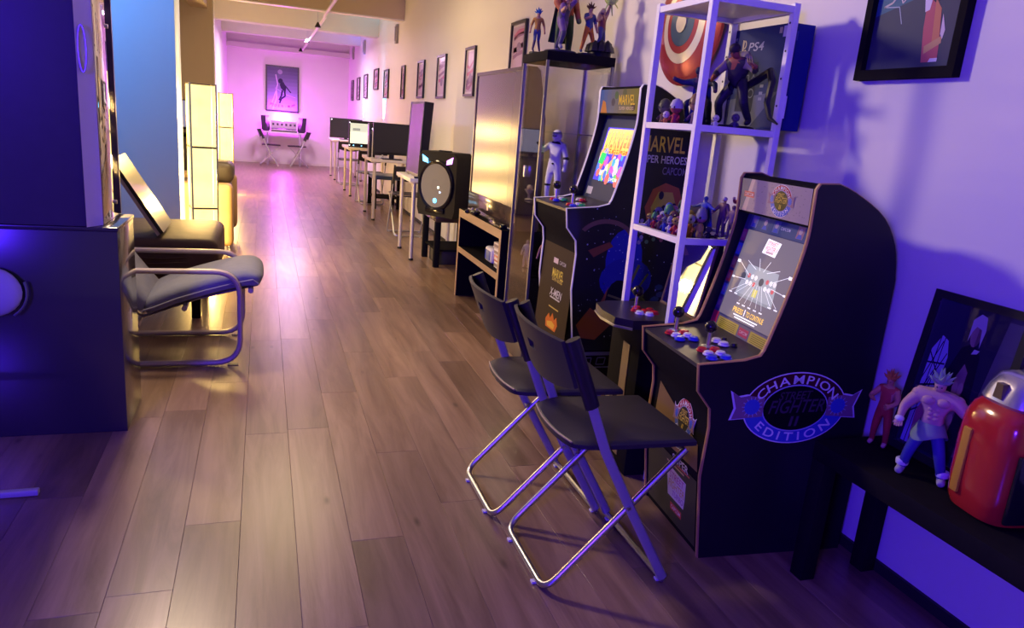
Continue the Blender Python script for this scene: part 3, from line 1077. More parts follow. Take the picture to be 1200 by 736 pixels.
# ------------------------------------------------------------------ folding chairs
def folding_chair(lab, loc, rz, group):
    t = thing('folding_chair', lab, 'chair', loc, rz, group)
    hw = .19
    for s in (-1, 1):
        y = s * hw
        MB().tube([(-.185, y, .745), (-.135, y, .62), (-.058, y, .435), (.04, y, .255), (.178, y, .018)], .0145, seg=8, flat=.0075, up=(1, 0, .55)).build('rear_leg', SILVP, t)
        MB().tube([(-.190, y, .752), (-.137, y, .625), (-.112, y, .565)], .021, seg=10, flat=.0125, up=(1, 0, .5)).build('sleeve', BLACK, t)
    MB().tube([(.178, -hw, .012), (.178, hw, .012)], .0095, seg=8).build('front_floor_bar', SILVER, t)
    hw2 = .170
    MB().tube(rounded([(.205, -hw2, .415), (-.185, -hw2, .012), (-.185, hw2, .012), (.205, hw2, .415)], .05, 6), .0098, seg=10).build('front_leg', SILVER, t)
    MB().tube([(.20, -hw2, .412), (.20, hw2, .412)], .008, seg=8).build('seat_bar', SILVER, t)
    for x, y in ((.178, -.17), (.178, .17), (-.19, -.11), (-.19, .11)):
        MB().box(x - .012, x + .012, y - .008, y + .008, -.0005, .006).build('glide', WHITEP, t)
    for s in (-1, 1):
        MB().tube([(.03, s * .162, .262), (.03, s * .202, .262)], .006, seg=8).build('pivot_bolt', SILVER, t)
    # seat: straight front, bowed rear edge
    pts = [(.232, -.178), (.236, -.165), (.236, .165), (.232, .178)]
    pts += [(-.06, .178), (-.10, .168)] + [(-.13 - .022 * math.cos(a) , .15 * math.sin(a)) for a in [PI / 2 - PI * i / 8 for i in range(9)]] + [(-.10, -.168), (-.06, -.178)]
    m = MB()
    n = len(pts)

    def lift(x, y):
        return .436 + .010 * (abs(y) / .178) ** 2 - .006 * (1 if x > .2 else 0)
    A = [m.bm.verts.new((x, y, lift(x, y))) for x, y in pts]
    A2 = [m.bm.verts.new((x * .97 + .002, y * .96, lift(x, y) + .006)) for x, y in pts]
    B = [m.bm.verts.new((x, y, lift(x, y) - .012)) for x, y in pts]
    fs = [m.bm.faces.new(A2), m.bm.faces.new(B[::-1])]
    for i in range(n):
        j = (i + 1) % n
        fs.append(m.bm.faces.new((A[i], A[j], A2[j], A2[i])))
        fs.append(m.bm.faces.new((B[i], B[j], A[j], A[i])))
    bmesh.ops.recalc_face_normals(m.bm, faces=fs)
    m.build('seat', CHARP, t)
    MB().tube([(-.152 + .02 * (abs(q) / .165) ** 2, q, .441 + .006 * (abs(q) / .165) ** 2) for q in [(-.14 + .28 * i / 12) for i in range(13)]], .003, seg=6).build('seat_edge', mat('wood_edge_highlight', (.33, .24, .14), .5), t)  # wood rear edge, its highlight put into the paler brown
    # backrest: bent board with a hand hole, lower edge bowed
    NU, NV = 16, 6

    def back(u, v):
        y = (u - .5) * .375
        q = (y / .1875) ** 2
        zt = .752 - .004 * q
        zb = .592 + .028 * q
        z = zb + (zt - zb) * v
        x = -.150 - (z - .60) * .40 - .032 * (1 - q)
        return Vector((x, y, z))
    m = MB()
    V = [[m.bm.verts.new(back(i / NU, j / NV)) for j in range(NV + 1)] for i in range(NU + 1)]
    W_ = [[m.bm.verts.new(back(i / NU, j / NV) + Vector((-.010, 0, -.003))) for j in range(NV + 1)] for i in range(NU + 1)]
    hole = {(7, 3), (8, 3)}
    fs = []
    for i in range(NU):
        for j in range(NV):
            if (i, j) in hole:
                continue
            fs.append(m.bm.faces.new((V[i][j], V[i + 1][j], V[i + 1][j + 1], V[i][j + 1])))
            fs.append(m.bm.faces.new((W_[i][j + 1], W_[i + 1][j + 1], W_[i + 1][j], W_[i][j])))
    rims = [[(i, 0) for i in range(NU + 1)] + [(NU, j) for j in range(1, NV + 1)] + [(i, NV) for i in range(NU - 1, -1, -1)] + [(0, j) for j in range(NV - 1, 0, -1)],
            [(7, 3), (8, 3), (9, 3), (9, 4), (8, 4), (7, 4)]]
    for rim in rims:
        for q in range(len(rim)):
            a, b_ = rim[q], rim[(q + 1) % len(rim)]
            fs.append(m.bm.faces.new((V[a[0]][a[1]], V[b_[0]][b_[1]], W_[b_[0]][b_[1]], W_[a[0]][a[1]])))
    bmesh.ops.recalc_face_normals(m.bm, faces=fs)
    m.build('backrest', CHARP, t)
    return t


ch0 = folding_chair('nearest charcoal folding chair with silver legs, in front of the front arcade cabinet', (.925, 1.803, .001), 0, 'folding chairs')
dup(ch0, (.895, 2.205, .001), .0, 'second charcoal folding chair, half hidden behind the nearest one')

# ------------------------------------------------------------------ work desks along the right wall
def desk(y0, y1, lab):
    t = thing('desk', lab, 'desk', (1.22, y0, 0), 0, 'white desks along the right wall')
    L_ = y1 - y0
    W = RW - .02 - 1.22
    MB().box(0, W, 0, L_, .705, .74, .003).build('tabletop', DESKT, t)
    for x, y in ((.05, .06), (.05, L_ - .06), (W - .06, .06), (W - .06, L_ - .06)):
        l = MB()
        l.tube([(x, y, 0), (x, y, .70)], .019, seg=12)
        l.lathe([(.045, .695), (.045, .705)], (x, y, 0), 12)
        lg = l.build('leg', mat('leg_cream', (.60, .54, .46), .3, metal=.3), t)
        MB().lathe([(.022, 0), (.022, .018), (.0195, .02)], (x, y, .0), 12).build('foot', BLACK, lg)
    return t


desk(6.44, 7.16, 'white desk carrying the tall upright screen, nearest of the desks')
desk(8.96, 9.86, 'white desk with the black screen and a cable heap, second from the front')
desk(11.52, 12.5, 'white desk carrying the lit white screen')
desk(14.2, 15.2, 'white desk furthest back, beside the pink end wall')

dup(ch0, (1.50, 7.98, .001), PI / 2, 'black folding chair between the nearest desk and the second desk')
dup(ch0, (1.46, 10.75, .001), PI / 2, 'black folding chair at the desk with the lit white screen')
dup(ch0, (1.44, 13.5, .001), PI / 2, 'black folding chair at the furthest desk')

# upright screen leaning on the nearest desk
t = thing('upright_screen', 'tall upright glossy display leaning on the nearest white desk', 'display', (1.30, 6.50, .7455))
m = MB()
m.prism([(0.0, 0.0), (.028, .655), (.110, .650), (.07, -.0)], 'y', 0, .60)
m.build('housing', BLACK, t)
Pm = Vector((.085, 0, .655)).normalized()
s = MB()
s.quad((.028 * .04 - .002, .59, .655 * .04), (.028 * .04 - .002, .012, .655 * .04), (.028 * .97 - .002, .012, .655 * .97), (.028 * .97 - .002, .59, .655 * .97))
s.build('screen', mat('violet_glossy_screen', (.10, .07, .12), .08), t)
for yy in (0, .60):
    MB().tube([(-.002, yy, .0), (.026, yy, .655)], .004, seg=6).build('chrome_edge', SILVER, t)
MB().tube([(.0, -.004, .02), (.03, -.05, .004), (.10, -.05, .004)], .008, seg=6).build('stand', BLACK, t)
t = thing('keyboard', 'black keyboard lying at the front of the nearest white desk', 'keyboard', (1.36, 6.47, .741))
MB().box(-.10, .02, -.02, .02, 0, .015, .003).build('case', BLACK, t)

# monitors of the other desks
monitor('large black screen facing the camera on the second white desk', (1.475, 9.02, .741), 0, .47, .37, mat('off_screen', (.02, .02, .023), .35), .055, 'desk monitors')
t = thing('tower_speaker', 'narrow black tower standing left of the large black screen', 'speaker', (1.262, 9.30, .741))
MB().box(-.04, .04, -.06, .06, 0, .41, .006).build('cabinet', BLACK, t)
MB().lathe([(.022, 0), (.026, .006), (.01, .003), (0, .004)], (-.0, -.061, .30), 14, Matrix.Rotation(PI / 2, 4, 'X')).build('driver', GREYP, t)
t = thing('stylus_stand', 'thin upright pale stick lamp on the second white desk', 'lamp', (1.25, 9.12, .741))
MB().lathe([(.03, 0), (.03, .008), (.006, .012), (.006, .33), (0, .335)], seg=10).build('stick', WHITEP, t)
MB().sphere((0, 0, .345), .012).build('tip', mat('led_tip', (.9, .9, 1), .3, emit=1.5), t)
tag(MB().tube([(0, 0, .01), (.03, -.03, .03), (.07, .01, .02), (.10, -.02, .035), (.06, .03, .04), (.02, .02, .025), (.05, -.01, .05)], .007, seg=6).build('cable_heap', WHITEP, None, (1.31, 9.02, .740)), 'small heap of pale cable on the second white desk', 'cable')

t = monitor('lit screen with a white page on the third white desk', (1.515, 11.70, .741), 0, .55, .40, mat('dark_screen_b', (.015, .015, .02), .2), .0, 'desk monitors')
P = Print((-.255, -.0045, .06), (1, 0, 0), (0, 0, 1))
P.rect(0, .345, .0, .30, (.52, .60, .56), .0)
P.rect(.0, .345, .0, .175, (.75, .82, .74), .0004)
P.rect(.04, .15, .19, .225, (.24, .28, .30), .0006)
P.rect(.315, .335, .07, .12, (.25, .55, .25), .0008)
P.build('page', t, emit=.75)
for z in (.365, .03):
    MB().sphere((-.262, -.004, z), .010).build('corner_led', mat('led_tip', (.9, .9, 1)), t)
for x in (-.20, -.08):
    MB().sphere((x, -.006, .028), .009, (1, .5, 1)).build('status_light', mat('led_cyan', (.2, .6, 1), .3, emit=3), t)
t = monitor('dark wide screen on the furthest white desk', (1.49, 14.55, .741), 0, .60, .36, mat('off_screen', (.02, .02, .023)), .03, 'desk monitors')
MB().sphere((-.27, -.004, .36), .012).build('corner_led', mat('led_tip', (.9, .9, 1)), t)
for yv, x, lab, c in ((12.17, 1.775, 'cyan light bar standing against the wall behind the lit screen', (.05, .75, 1)), (14.77, 1.775, 'blue light bar standing against the wall at the furthest desk', (.15, .2, 1))):
    t = thing('light_bar', lab, 'lamp', (x, yv, .741), 0, 'light bars')
    MB().box(-.03, .03, -.012, .012, 0, .02, .003).build('foot', BLACK, t)
    MB().tube([(0, 0, .02), (0, 0, .34)], .012, seg=8).build('tube', mat('bar_%d' % int(yv), c, .4, emit=4), t)

# low black side tables
def side_table(loc, lab, top):
    t = thing('side_table', lab, 'table', loc, 0, 'black side tables')
    MB().box(0, .38, 0, .55, .40, .45, .003).build('tabletop', top, t)
    for x, y in ((.025, .03), (.355, .03), (.025, .52), (.355, .52)):
        MB().box(x - .025, x + .025, y - .025, y + .025, 0, .40, .002).build('leg', BLACKL, t)
    MB().box(.02, .36, .03, .52, .14, .155).build('shelf', BLACKL, t)
    return t


side_table((1.41, 6.17, 0), 'black side table carrying the party speaker', mat('side_table_top', (.05, .032, .02), .25))
side_table((1.42, 10.15, 0), 'black side table with cyan light tinted into its top behind the second desk', mat('side_table_top_cyan_tint', (.05, .10, .16), .3))  # cyan light on the black top is put into its base colour

# party speaker
t = thing('party_speaker', 'black party loudspeaker with lit cone on the black side table', 'speaker', (1.475, 6.235, .4515), -.9)
W2, H2 = .205, .545
m = MB()
m.prism([(-W2 + .02, 0), (W2 - .02, 0), (W2, .06), (W2, H2 - .05), (W2 - .035, H2), (-W2 + .035, H2), (-W2, H2 - .05), (-W2, .06)], 'y', -.10, .13)
m.build('cabinet', mat('speaker_shell', (.014, .013, .014), .6, spec=.15, grain=.2, scale=60), t)
R90 = Matrix.Rotation(PI / 2, 4, 'X')
MB().lathe([(.178, 0), (.186, .012), (.178, .022), (.160, .014)], (0, -.10, .262), 32, R90 @ Matrix.Diagonal((1, 1.15, 1, 1)), caps=False).build('cone_rim', BLACKG, t)
MB().lathe([(.162, .012), (.09, .004), (.05, .002), (.048, .012), (.0, .018)], (0, -.10, .262), 28, R90 @ Matrix.Diagonal((1, 1.15, 1, 1))).build('cone', SPK_CONE, t)
MB().box(-.10, .10, -.118, -.10, .03, .075, .012).build('port', BLACKG, t)
for sx, c in ((-.165, (.12, .55, 1)), (.10, (.75, .25, 1))):
    m = MB()
    m.prism([(sx, .510), (sx + .06, .480), (sx + .065, .445), (sx + .01, .455)] if sx < 0 else [(sx + .065, .510), (sx + .005, .480), (sx + .0, .445), (sx + .055, .455)], 'y', -.107, -.099)
    m.build('eye_light', mat('eye_%d' % int(sx * 1000), c, .3, emit=3.0), t)
for x, z, c, r in ((.03, .25, (.85, 1, .8), .012), (.0, .135, (.15, .6, 1), .022), (.05, .21, (.6, .75, 1), .009)):
    MB().sphere((x, -.112, z), r, (1, .4, 1)).build('cone_light', mat('cone_light_%d' % int(r * 1000), c, .3, emit=2.2), t)
MB().box(-.05, .05, -.03, .03, H2, H2 + .012, .004).build('handle', BLACKG, t)
# items under the side table
t = thing('storage_box', 'dark box on the floor beneath the speaker table', 'box', (1.46, 6.30, .001))
MB().box(0, .24, 0, .30, 0, .13, .01).build('shell', mat('storage_dark', (.03, .028, .035), .5), t)
MB().box(-.005, .245, -.005, .305, .118, .134, .004).build('lid', BLACK, t)
t = thing('blue_bottle', 'blue bottle standing on the floor behind the speaker table', 'bottle', (1.77, 5.98, 0))
MB().lathe([(.03, 0), (.036, .01), (.036, .14), (.014, .19), (.014, .22), (0, .22)], seg=14).build('body', mat('blue_bottle', (.05, .08, .22), .3), t)
MB().lathe([(.017, .22), (.017, .245), (0, .245)], seg=12).build('cap', WHITEP, t)
cb = MB()
for k in range(5):
    cb.tube([(.0 + .03 * k, 0, .36), (.02 * k - .02, -.02 * (k % 3), .22 + .02 * k), (.04 + .015 * k, -.04 + .02 * k, .12), (.05 * math.sin(k), -.05 + .02 * k, .010)], .004, seg=5)
tag(cb.build('cable_tangle', BLACK, None, (1.64, 6.10, .001)), 'black cables hanging down behind the speaker table', 'cable')

# ------------------------------------------------------------------ television cabinet
t = thing('tv_cabinet', 'black television cabinet with oak front edges and open shelf', 'cabinet', (1.355, 4.16, 0))
D, Lc = RW - .02 - 1.355, 1.03
for y0 in (0, Lc - .035):
    sp = MB().box(.002, D, y0, y0 + .035, 0, .59).build('side_panel', BLACKL, t)
    MB().box(0, .003, y0, y0 + .035, 0, .59).build('oak_strip', OAK, sp)
for z0, z1, nm in ((.59, .645, 'top_board'), (.335, .375, 'shelf_board')):
    sp = MB().box(.002, D, .035 if nm == 'shelf_board' else 0, Lc - (.035 if nm == 'shelf_board' else 0), z0, z1).build(nm, BLACKL, t)
    MB().box(0, .003, .035 if nm == 'shelf_board' else 0, Lc - (.035 if nm == 'shelf_board' else 0), z0, z1).build('oak_strip', OAK, sp)
MB().box(D - .02, D, .035, Lc - .035, 0.02, .59).build('rear_panel', BLACKM, t)
t = thing('router', 'white and blue router box on the shelf of the television cabinet', 'router', (1.40, 4.54, .376))
MB().box(0, .16, -.07, .09, 0, .10, .02, 3).build('case', WHITEP, t)
MB().box(-.0015, .001, -.045, .06, .02, .08, .006).build('front_plate', mat('router_blue', (.16, .22, .42), .4), t)
for k, c in enumerate(((.75, .72, .66), (.62, .18, .12), (.78, .74, .68), (.70, .62, .5))):
    b_ = thing('game_case', ['lowest pale game case of the stack in the television cabinet', 'red striped game case above the lowest pale one', 'white game case second from the top of the stack', 'topmost cream game case of the stack in the television cabinet'][k], 'case', (1.395, 4.24, .376 + .041 * k), .02 * (k - 1), 'game cases')
    MB().box(0, .14, 0, .16, .0, .040, .003).build('cover', mat('case_cover_%d' % k, c, .4), b_)
    MB().box(-.001, .002, .01, .15, .012, .028).build('spine_label', mat('case_label_%d' % k, (.25, .2, .2) if k != 1 else (.75, .7, .65), .4), b_)
t = thing('console_box', 'flat black console on top of the television cabinet', 'console', (1.365, 4.20, .646))
MB().box(-.006, .040, 0, .26, 0, .028, .005).build('case', BLACKG, t)
MB().box(-.0075, -.004, .02, .24, .012, .016).build('slot', GREYP, t)
t = thing('game_controller', 'black game controller with silver glints on the television cabinet', 'controller', (1.370, 4.84, .646), .3)
MB().sphere((0, 0, .02), .035, (1, 1.8, .5)).build('body', BLACKG, t)
for s in (-1, 1):
    MB().sphere((-.02, s * .05, .018), .02, (1.3, 1, .8)).build('grip', BLACKG, t)
    MB().lathe([(.008, 0), (.008, .01), (0, .012)], (.0, s * .025, .036), 10).build('stick', SILVER, t)

# big television, rear projection type
t = thing('television', 'big television reflecting yellow light on the oak edged cabinet', 'television', (1.44, 4.14, .647))
H, L2 = .95, 1.07
m = MB()
m.prism([(0, .0), (.0, H), (.045, H), (.07, H - .02), (.125, .66), (.14, .30), (.14, .02), (.13, 0)], 'y', 0, L2)
m.build('housing', mat('tv_shell', (.16, .125, .09), .4, grain=.05, scale=20), t)
f = MB()
f.box(-.014, .002, 0, .022, .13, H)
f.box(-.014, .002, L2 - .022, L2, .13, H)
f.box(-.014, .002, .022, L2 - .022, H - .022, H)
f.build('bezel', mat('bezel_brown', (.06, .045, .035), .25), t)
MB().box(-.016, .002, 0, L2, .0, .13, .004).build('speaker_bar', mat('bar_gloss', (.06, .042, .035), .12), t)
MB().box(-.008, .001, .022, L2 - .022, .13, H - .022).build('screen', mat('tv_screen', (.11, .085, .11), .20, spec=1.0), t)
MB().box(-.018, -.015, L2 * .52, L2 * .52 + .03, .05, .10).build('badge', SILVER, t)
MB().box(-.03, .0, .05, L2 - .05, .0, .008, .002).build('chrome_foot', SILVER, t)

# ------------------------------------------------------------------ far music corner
t = thing('keyboard_desk', 'small white desk with silver legs against the pink end wall', 'desk', (.43, 17.28, 0))
MB().box(-.42, .42, -.26, .26, .69, .72, .003).build('tabletop', WHITEP, t)
for x in (-.34, .34):
    for y in (-.2, .2):
        MB().tube([(x, y, 0), (x, y, .69)], .018, seg=8).build('leg', SILVER, t)
t = thing('synthesizer', 'synthesizer with white keys on the desk under the poster', 'keyboard', (.43, 17.22, .721))
MB().prism([(-.16, 0), (.14, 0), (.14, .09), (.02, .07), (-.16, .03)], 'x', -.27, .27).build('case', mat('synth_case', (.12, .08, .14), .4), t)
for k in range(22):
    MB().box(-.262 + .024 * k, -.240 + .024 * k, -.158, -.02, .032 + .001, .046, .001, 1).build('key', WHITEP, t)
bk = MB()
for k in range(21):
    if k % 7 not in (2, 6):
        bk.box(-.245 + .024 * k, -.231 + .024 * k, -.10, -.018, .046, .056)
bk.build('black_keys', BLACK, t)
MB().prism([(.02, .07), (.14, .09), (.14, .22), (.10, .22)], 'x', -.27, .27).build('panel', mat('synth_panel', (.55, .5, .55), .4), t)
for k in range(6):
    MB().box(-.24 + .09 * k, -.20 + .09 * k, .05, .058, .10, .17).build('slider_bank', mat('synth_dark', (.06, .04, .08), .4), t)
for sx, rz, lab in ((-.37, .95, 'left dark studio speaker on the desk under the poster'), (.37, -.95, 'right dark studio speaker on the desk under the poster')):
    t = thing('studio_speaker', lab, 'speaker', (.43 + sx, 17.24, .721), rz, 'studio speakers')
    m = MB()
    m.prism([(-.06, .02), (.06, .02), (.09, .32), (-.03, .32)], 'x', -.065, .065)
    m.build('cabinet', mat('studio_shell', (.05, .035, .07), .4), t)
    MB().box(-.05, .05, -.05, .05, 0, .02).build('stand', BLACK, t)
    MB().lathe([(.045, 0), (.05, .008), (.02, .003), (0, .005)], (0, -.048, .12), 14, Matrix.Rotation(PI / 2 - .1, 4, 'X')).build('woofer', GREYP, t)
    MB().lathe([(.02, 0), (.022, .005), (0, .004)], (0, -.033, .24), 10, Matrix.Rotation(PI / 2 - .1, 4, 'X')).build('tweeter', GREYP, t)
t = thing('led_lamp', 'glowing magenta lamp behind the synthesizer', 'lamp', (.40, 17.45, .721))
MB().lathe([(.03, 0), (.03, .02), (.012, .03), (.012, .19)], seg=10).build('stem', BLACK, t)
MB().sphere((0, 0, .225), .035).build('bulb', mat('magenta_bulb', (1, .35, 1), .3, emit=6), t)
dup(ch0, (.12, 16.95, .001), 0, 'folding chair facing right on the left of the far desk')
dup(ch0, (.74, 16.95, .001), PI, 'folding chair facing left on the right of the far desk')
t = thing('wall_poster', 'big framed violet and grey poster on the pink end wall', 'poster', (.405, BWY - .001, 1.62))
f = MB()
for a in ((-.35, -.32, -.03, 0, -.49, .49), (.32, .35, -.03, 0, -.49, .49), (-.32, .32, -.03, 0, -.49, -.46), (-.32, .32, -.03, 0, .46, .49)):
    f.box(*a)
f.build('frame', mat('poster_frame', (.03, .02, .04), .3), t)
P = Print((0, -.012, 0), (1, 0, 0), (0, 0, 1))
for k in range(12):
    a = k / 11
    c = (.10 + .34 * a ** 1.3 * (1 - .3 * a), .09 + .26 * a, .17 + .36 * a)
    P.rect(-.32, .32, .46 - .92 * (k + 1) / 12, .46 - .92 * k / 12, c, 0)
P.line([(-.26, -.40), (-.18, -.20), (-.10, .10), (-.14, .30)], .02, (.55, .50, .62), .001)
P.line([(-.20, -.44), (-.12, -.20), (-.13, .0)], .03, (.58, .52, .66), .001)
P.line([(-.15, .02), (.05, -.10), (.28, -.16)], .006, (.62, .55, .7), .001)
P.poly([(-.06, .10), (.02, .16), (.08, .05), (.07, -.05), (.01, -.02), (-.03, .02)], (.03, .025, .06), .0012)
P.disc(-.04, .17, .05, .055, (.03, .025, .06), .0013)
P.line([(.04, .0), (.06, -.14), (-.02, -.20), (-.06, -.30)], .035, (.03, .025, .06), .0013)
P.line([(.0, -.02), (-.02, -.14), (-.07, -.24)], .035, (.03, .025, .06), .0013)
P.line([(.06, .08), (.14, -.02), (.18, -.06)], .024, (.03, .025, .06), .0013)
P.disc(-.05, .36, .05, .05, (.30, .27, .40), .0012)
P.arctext('SPIDER-MAN', 0, -.31, .25, .05, PI * 1.06, PI * 1.94, .05, (.16, .03, .10), .0014, inner=True, wide=.9)
P.build('print', t, rough=.2)

# ------------------------------------------------------------------ glass display cabinet
GX, GY, GW, GD, GH = 1.335, 3.58, .365, .36, 1.635
t = thing('glass_cabinet', 'tall glass display cabinet with black top beside the television', 'cabinet', (GX, GY, 0))
MB().box(0, GW, 0, GD, 0, .10, .003).build('base', mat('cab_base', (.10, .075, .055), .4), t)
MB().box(-.004, GW + .004, -.004, GD + .004, GH - .045, GH, .002).build('top', BLACKL, t)
for nm, a in (('glass_pane', (.004, GW - .004, .001, .005)), ('glass_pane', (.004, GW - .004, GD - .005, GD - .001)), ('glass_pane', (.001, .005, .006, GD - .006)), ('glass_pane', (GW - .005, GW - .001, .006, GD - .006))):
    MB().box(a[0], a[1], a[2], a[3], .10, GH - .045).build(nm, GLASS, t)
for x, y in ((0.004, 0.004), (GW - .004, .004), (.004, GD - .004), (GW - .004, GD - .004)):
    MB().box(x - .007, x + .007, y - .007, y + .007, .10, GH - .045).build('corner_post', mat('cab_post', (.22, .22, .25), .3, metal=.7), t)
for z in (.48, .86, 1.24):
    MB().box(.012, GW - .012, .012, GD - .012, z, z + .006).build('glass_shelf', glass('shelf_glass', (.93, .97, .96), 1.0), t)
MB().box(-.012, .0, .17, .19, 1.0, 1.06, .002).build('lock', SILVER, t)

armor = {k: (.72, .72, .74) for k in ('head', 'torso', 'arm', 'forearm', 'hand', 'hip', 'thigh', 'shin', 'boot')}
armor.update(neck=(.03, .03, .035))
tr_ = figure('toy_robot', 'white armoured toy robot figure inside the glass cabinet', (1.475, 3.70, .8665), PI * .72, .40, armor, {'el': (.15, .10, .70), 'wl': (.10, .24, .74), 'hl': (.08, .28, .75), 'hr': (-.17, .05, .44)}, 1.12, ((.74, .74, .76), 'helmet'), radii={'crown': .055})
bd = tr_.children[0]
J = BASE_POSE
jb = MB()
for a in ('kl', 'kr', 'er'):
    jb.sphere(J[a], .047, (1, 1, .6))
jb.tube([(-.075, .0, .545), (0, .075, .54), (.075, 0, .545), (0, -.07, .545)], .012, seg=6, closed=True)
jb.tube([(-.03, .068, .90), (.0, .080, .895), (.03, .068, .90)], .014, seg=6)
jb.build('black_joints', BLACK, bd)
MB().tube([(.08, .28, .75), (.05, .42, .80)], .018, seg=8).build('blaster', BLACK, bd)
figure('small_figurine', 'small red toy figure low inside the glass cabinet', (1.44, 3.64, .4875), PI * .8, .20, {'head': (.55, .3, .2), 'torso': (.45, .08, .06), 'arm': (.5, .25, .18), 'thigh': (.10, .08, .12)}, {}, 1.15, ((.1, .05, .03), 'cap'))
figure('small_figurine', 'small pale toy figure low inside the glass cabinet', (1.41, 3.84, .4875), PI * .8, .16, {'head': (.6, .5, .42), 'torso': (.6, .56, .48), 'thigh': (.5, .45, .4)}, {}, 1.15, ((.5, .4, .3), 'cap'))
t = thing('glass_trinket', 'pale trinket cup inside the glass cabinet, second shelf', 'cup', (1.40, 3.86, .8665))
MB().lathe([(.02, 0), (.025, .004), (.006, .012), (.006, .03), (.028, .06), (.026, .06), (0, .03)], seg=14).build('cup', mat('trinket', (.6, .5, .36), .3), t)
MB().sphere((0, 0, .07), .015).build('ball', mat('trinket_ball', (.7, .55, .3), .3), t)

# figures on the cabinet top
TZ = GH + .0005
SK = (.46, .27, .18)
figure('action_figure', 'slim toy figure with blue spiky hair at the left end of the cabinet top', (1.372, 3.87, TZ), PI * .9, .21, {'head': SK, 'torso': (.42, .22, .05), 'arm': (.40, .20, .05), 'forearm': SK, 'thigh': (.10, .13, .24), 'shin': (.10, .07, .12)},
       {'tl': (.05, .05, .02), 'kl': (.05, .05, .27), 'kr': (-.04, -.04, .27)}, .95, ((.04, .14, .42), 'spike'), base=(.035, .012, (.03, .03, .035)))
figure('action_figure', 'large lunging toy figure in purple with raised arm on the cabinet top', (1.445, 3.70, TZ), PI * 1.15, .275, {'head': SK, 'torso': (.08, .06, .12), 'arm': (.16, .08, .26), 'forearm': SK, 'thigh': (.14, .08, .25), 'shin': (.07, .06, .13), 'boot': (.30, .30, .36)}, 
       {'chest': (.02, .05, .73), 'neck': (.03, .09, .81), 'head': (.04, .12, .86), 'crown': (.045, .13, .92), 'sl': (.12, .08, .77), 'sr': (-.08, .05, .78), 'er': (-.17, .12, .90), 'wr': (-.24, .16, 1.0), 'hr': (-.26, .17, 1.05), 'el': (.19, .14, .66), 'wl': (.24, .24, .70), 'hl': (.26, .28, .71),
        'kl': (.12, .16, .32), 'al': (.17, .12, .08), 'tl': (.18, .19, .03), 'kr': (-.10, -.10, .27), 'ar': (-.13, -.24, .07), 'tr': (-.15, -.19, .03)}, 1.4, ((.012, .012, .016), 'spike'), base=(.085, .014, (.02, .02, .05)))
figure('action_figure', 'tall toy figure in red and dark green behind the lunging one', (1.525, 3.875, TZ), PI * 1.0, .38, {'head': (.16, .22, .06), 'torso': (.40, .10, .05), 'arm': (.42, .13, .08), 'forearm': (.36, .10, .06), 'thigh': (.05, .09, .05), 'shin': (.05, .08, .05)},
       {'el': (.17, .05, .66), 'wl': (.12, .14, .58), 'hl': (.10, .16, .54)}, 1.55, ((.10, .20, .06), 'spike'), cape=(.045, .075, .045), base=(.06, .012, (.02, .02, .03)))
figure('action_figure', 'toy figure in blue top and orange trousers on the cabinet top', (1.572, 3.655, TZ), PI * 1.05, .235, {'head': SK, 'torso': (.06, .08, .20), 'arm': (.07, .08, .18), 'forearm': SK, 'thigh': (.52, .17, .03), 'shin': (.48, .16, .03), 'boot': (.05, .06, .16)},
       {'kl': (.12, .03, .26), 'al': (.16, .0, .05), 'tl': (.17, .06, .03), 'kr': (-.12, .03, .26), 'ar': (-.16, .0, .05), 'tr': (-.17, .06, .03), 'el': (.17, .09, .68), 'wl': (.11, .18, .72), 'hl': (.10, .2, .74)}, 1.1, ((.10, .05, .03), 'spike'), base=(.05, .012, (.02, .02, .03)))
fg = figure('action_figure', 'toy figure with pale mane lifting a green spiked orb on the cabinet top', (1.652, 3.675, TZ), PI * 1.2, .215, {'head': SK, 'torso': (.22, .06, .06), 'arm': SK, 'forearm': SK, 'thigh': (.08, .09, .20), 'shin': (.07, .08, .18), 'boot': (.16, .10, .07)},
            {'er': (-.12, .06, .92), 'wr': (-.06, .12, 1.02), 'hr': (-.04, .14, 1.06), 'el': (.2, .04, .72), 'wl': (.28, .02, .66), 'hl': (.31, .02, .65), 'kl': (.14, .08, .30), 'al': (.22, .02, .12), 'tl': (.25, .08, .08), 'kr': (-.10, .02, .26), 'ar': (-.12, -.03, .06), 'tr': (-.12, .04, .03)}, 1.3, ((.42, .34, .24), 'long'), base=(.062, .03, (.012, .012, .016)))
bd = [c for c in fg.children if c.name.startswith('body')][0]
orb = MB()
orb.sphere((-.03, .16, 1.22), .17)
for k in range(7):
    a = k * 2 * PI / 7
    orb.tube([(-.03 + .13 * math.cos(a), .16, 1.22 + .13 * math.sin(a)), (-.03 + .40 * math.cos(a), .16 + .02 * (k % 2), 1.22 + .40 * math.sin(a))], [.024, .010], seg=6)
orb.build('green_orb', mat('orb_green', (.45, .60, .18), .15), bd)
rk = MB()
rr_ = random.Random(5)
for k in range(9):
    a = k * .7
    rk.lathe([(.03, 0), (.022, .025 + .02 * rr_.random()), (0, .04 + .02 * rr_.random())], (.05 * math.cos(a), .05 * math.sin(a), .028), 6)
rk.build('rock_ring', BLACK, fg)

# ------------------------------------------------------------------ arcade cabinets
NAVY, TANB, RED_, BLUE_, GOLD, WHT = (.02, .03, .10), (.30, .25, .24), (.42, .03, .05), (.05, .10, .45), (.62, .46, .08), (.75, .75, .75)


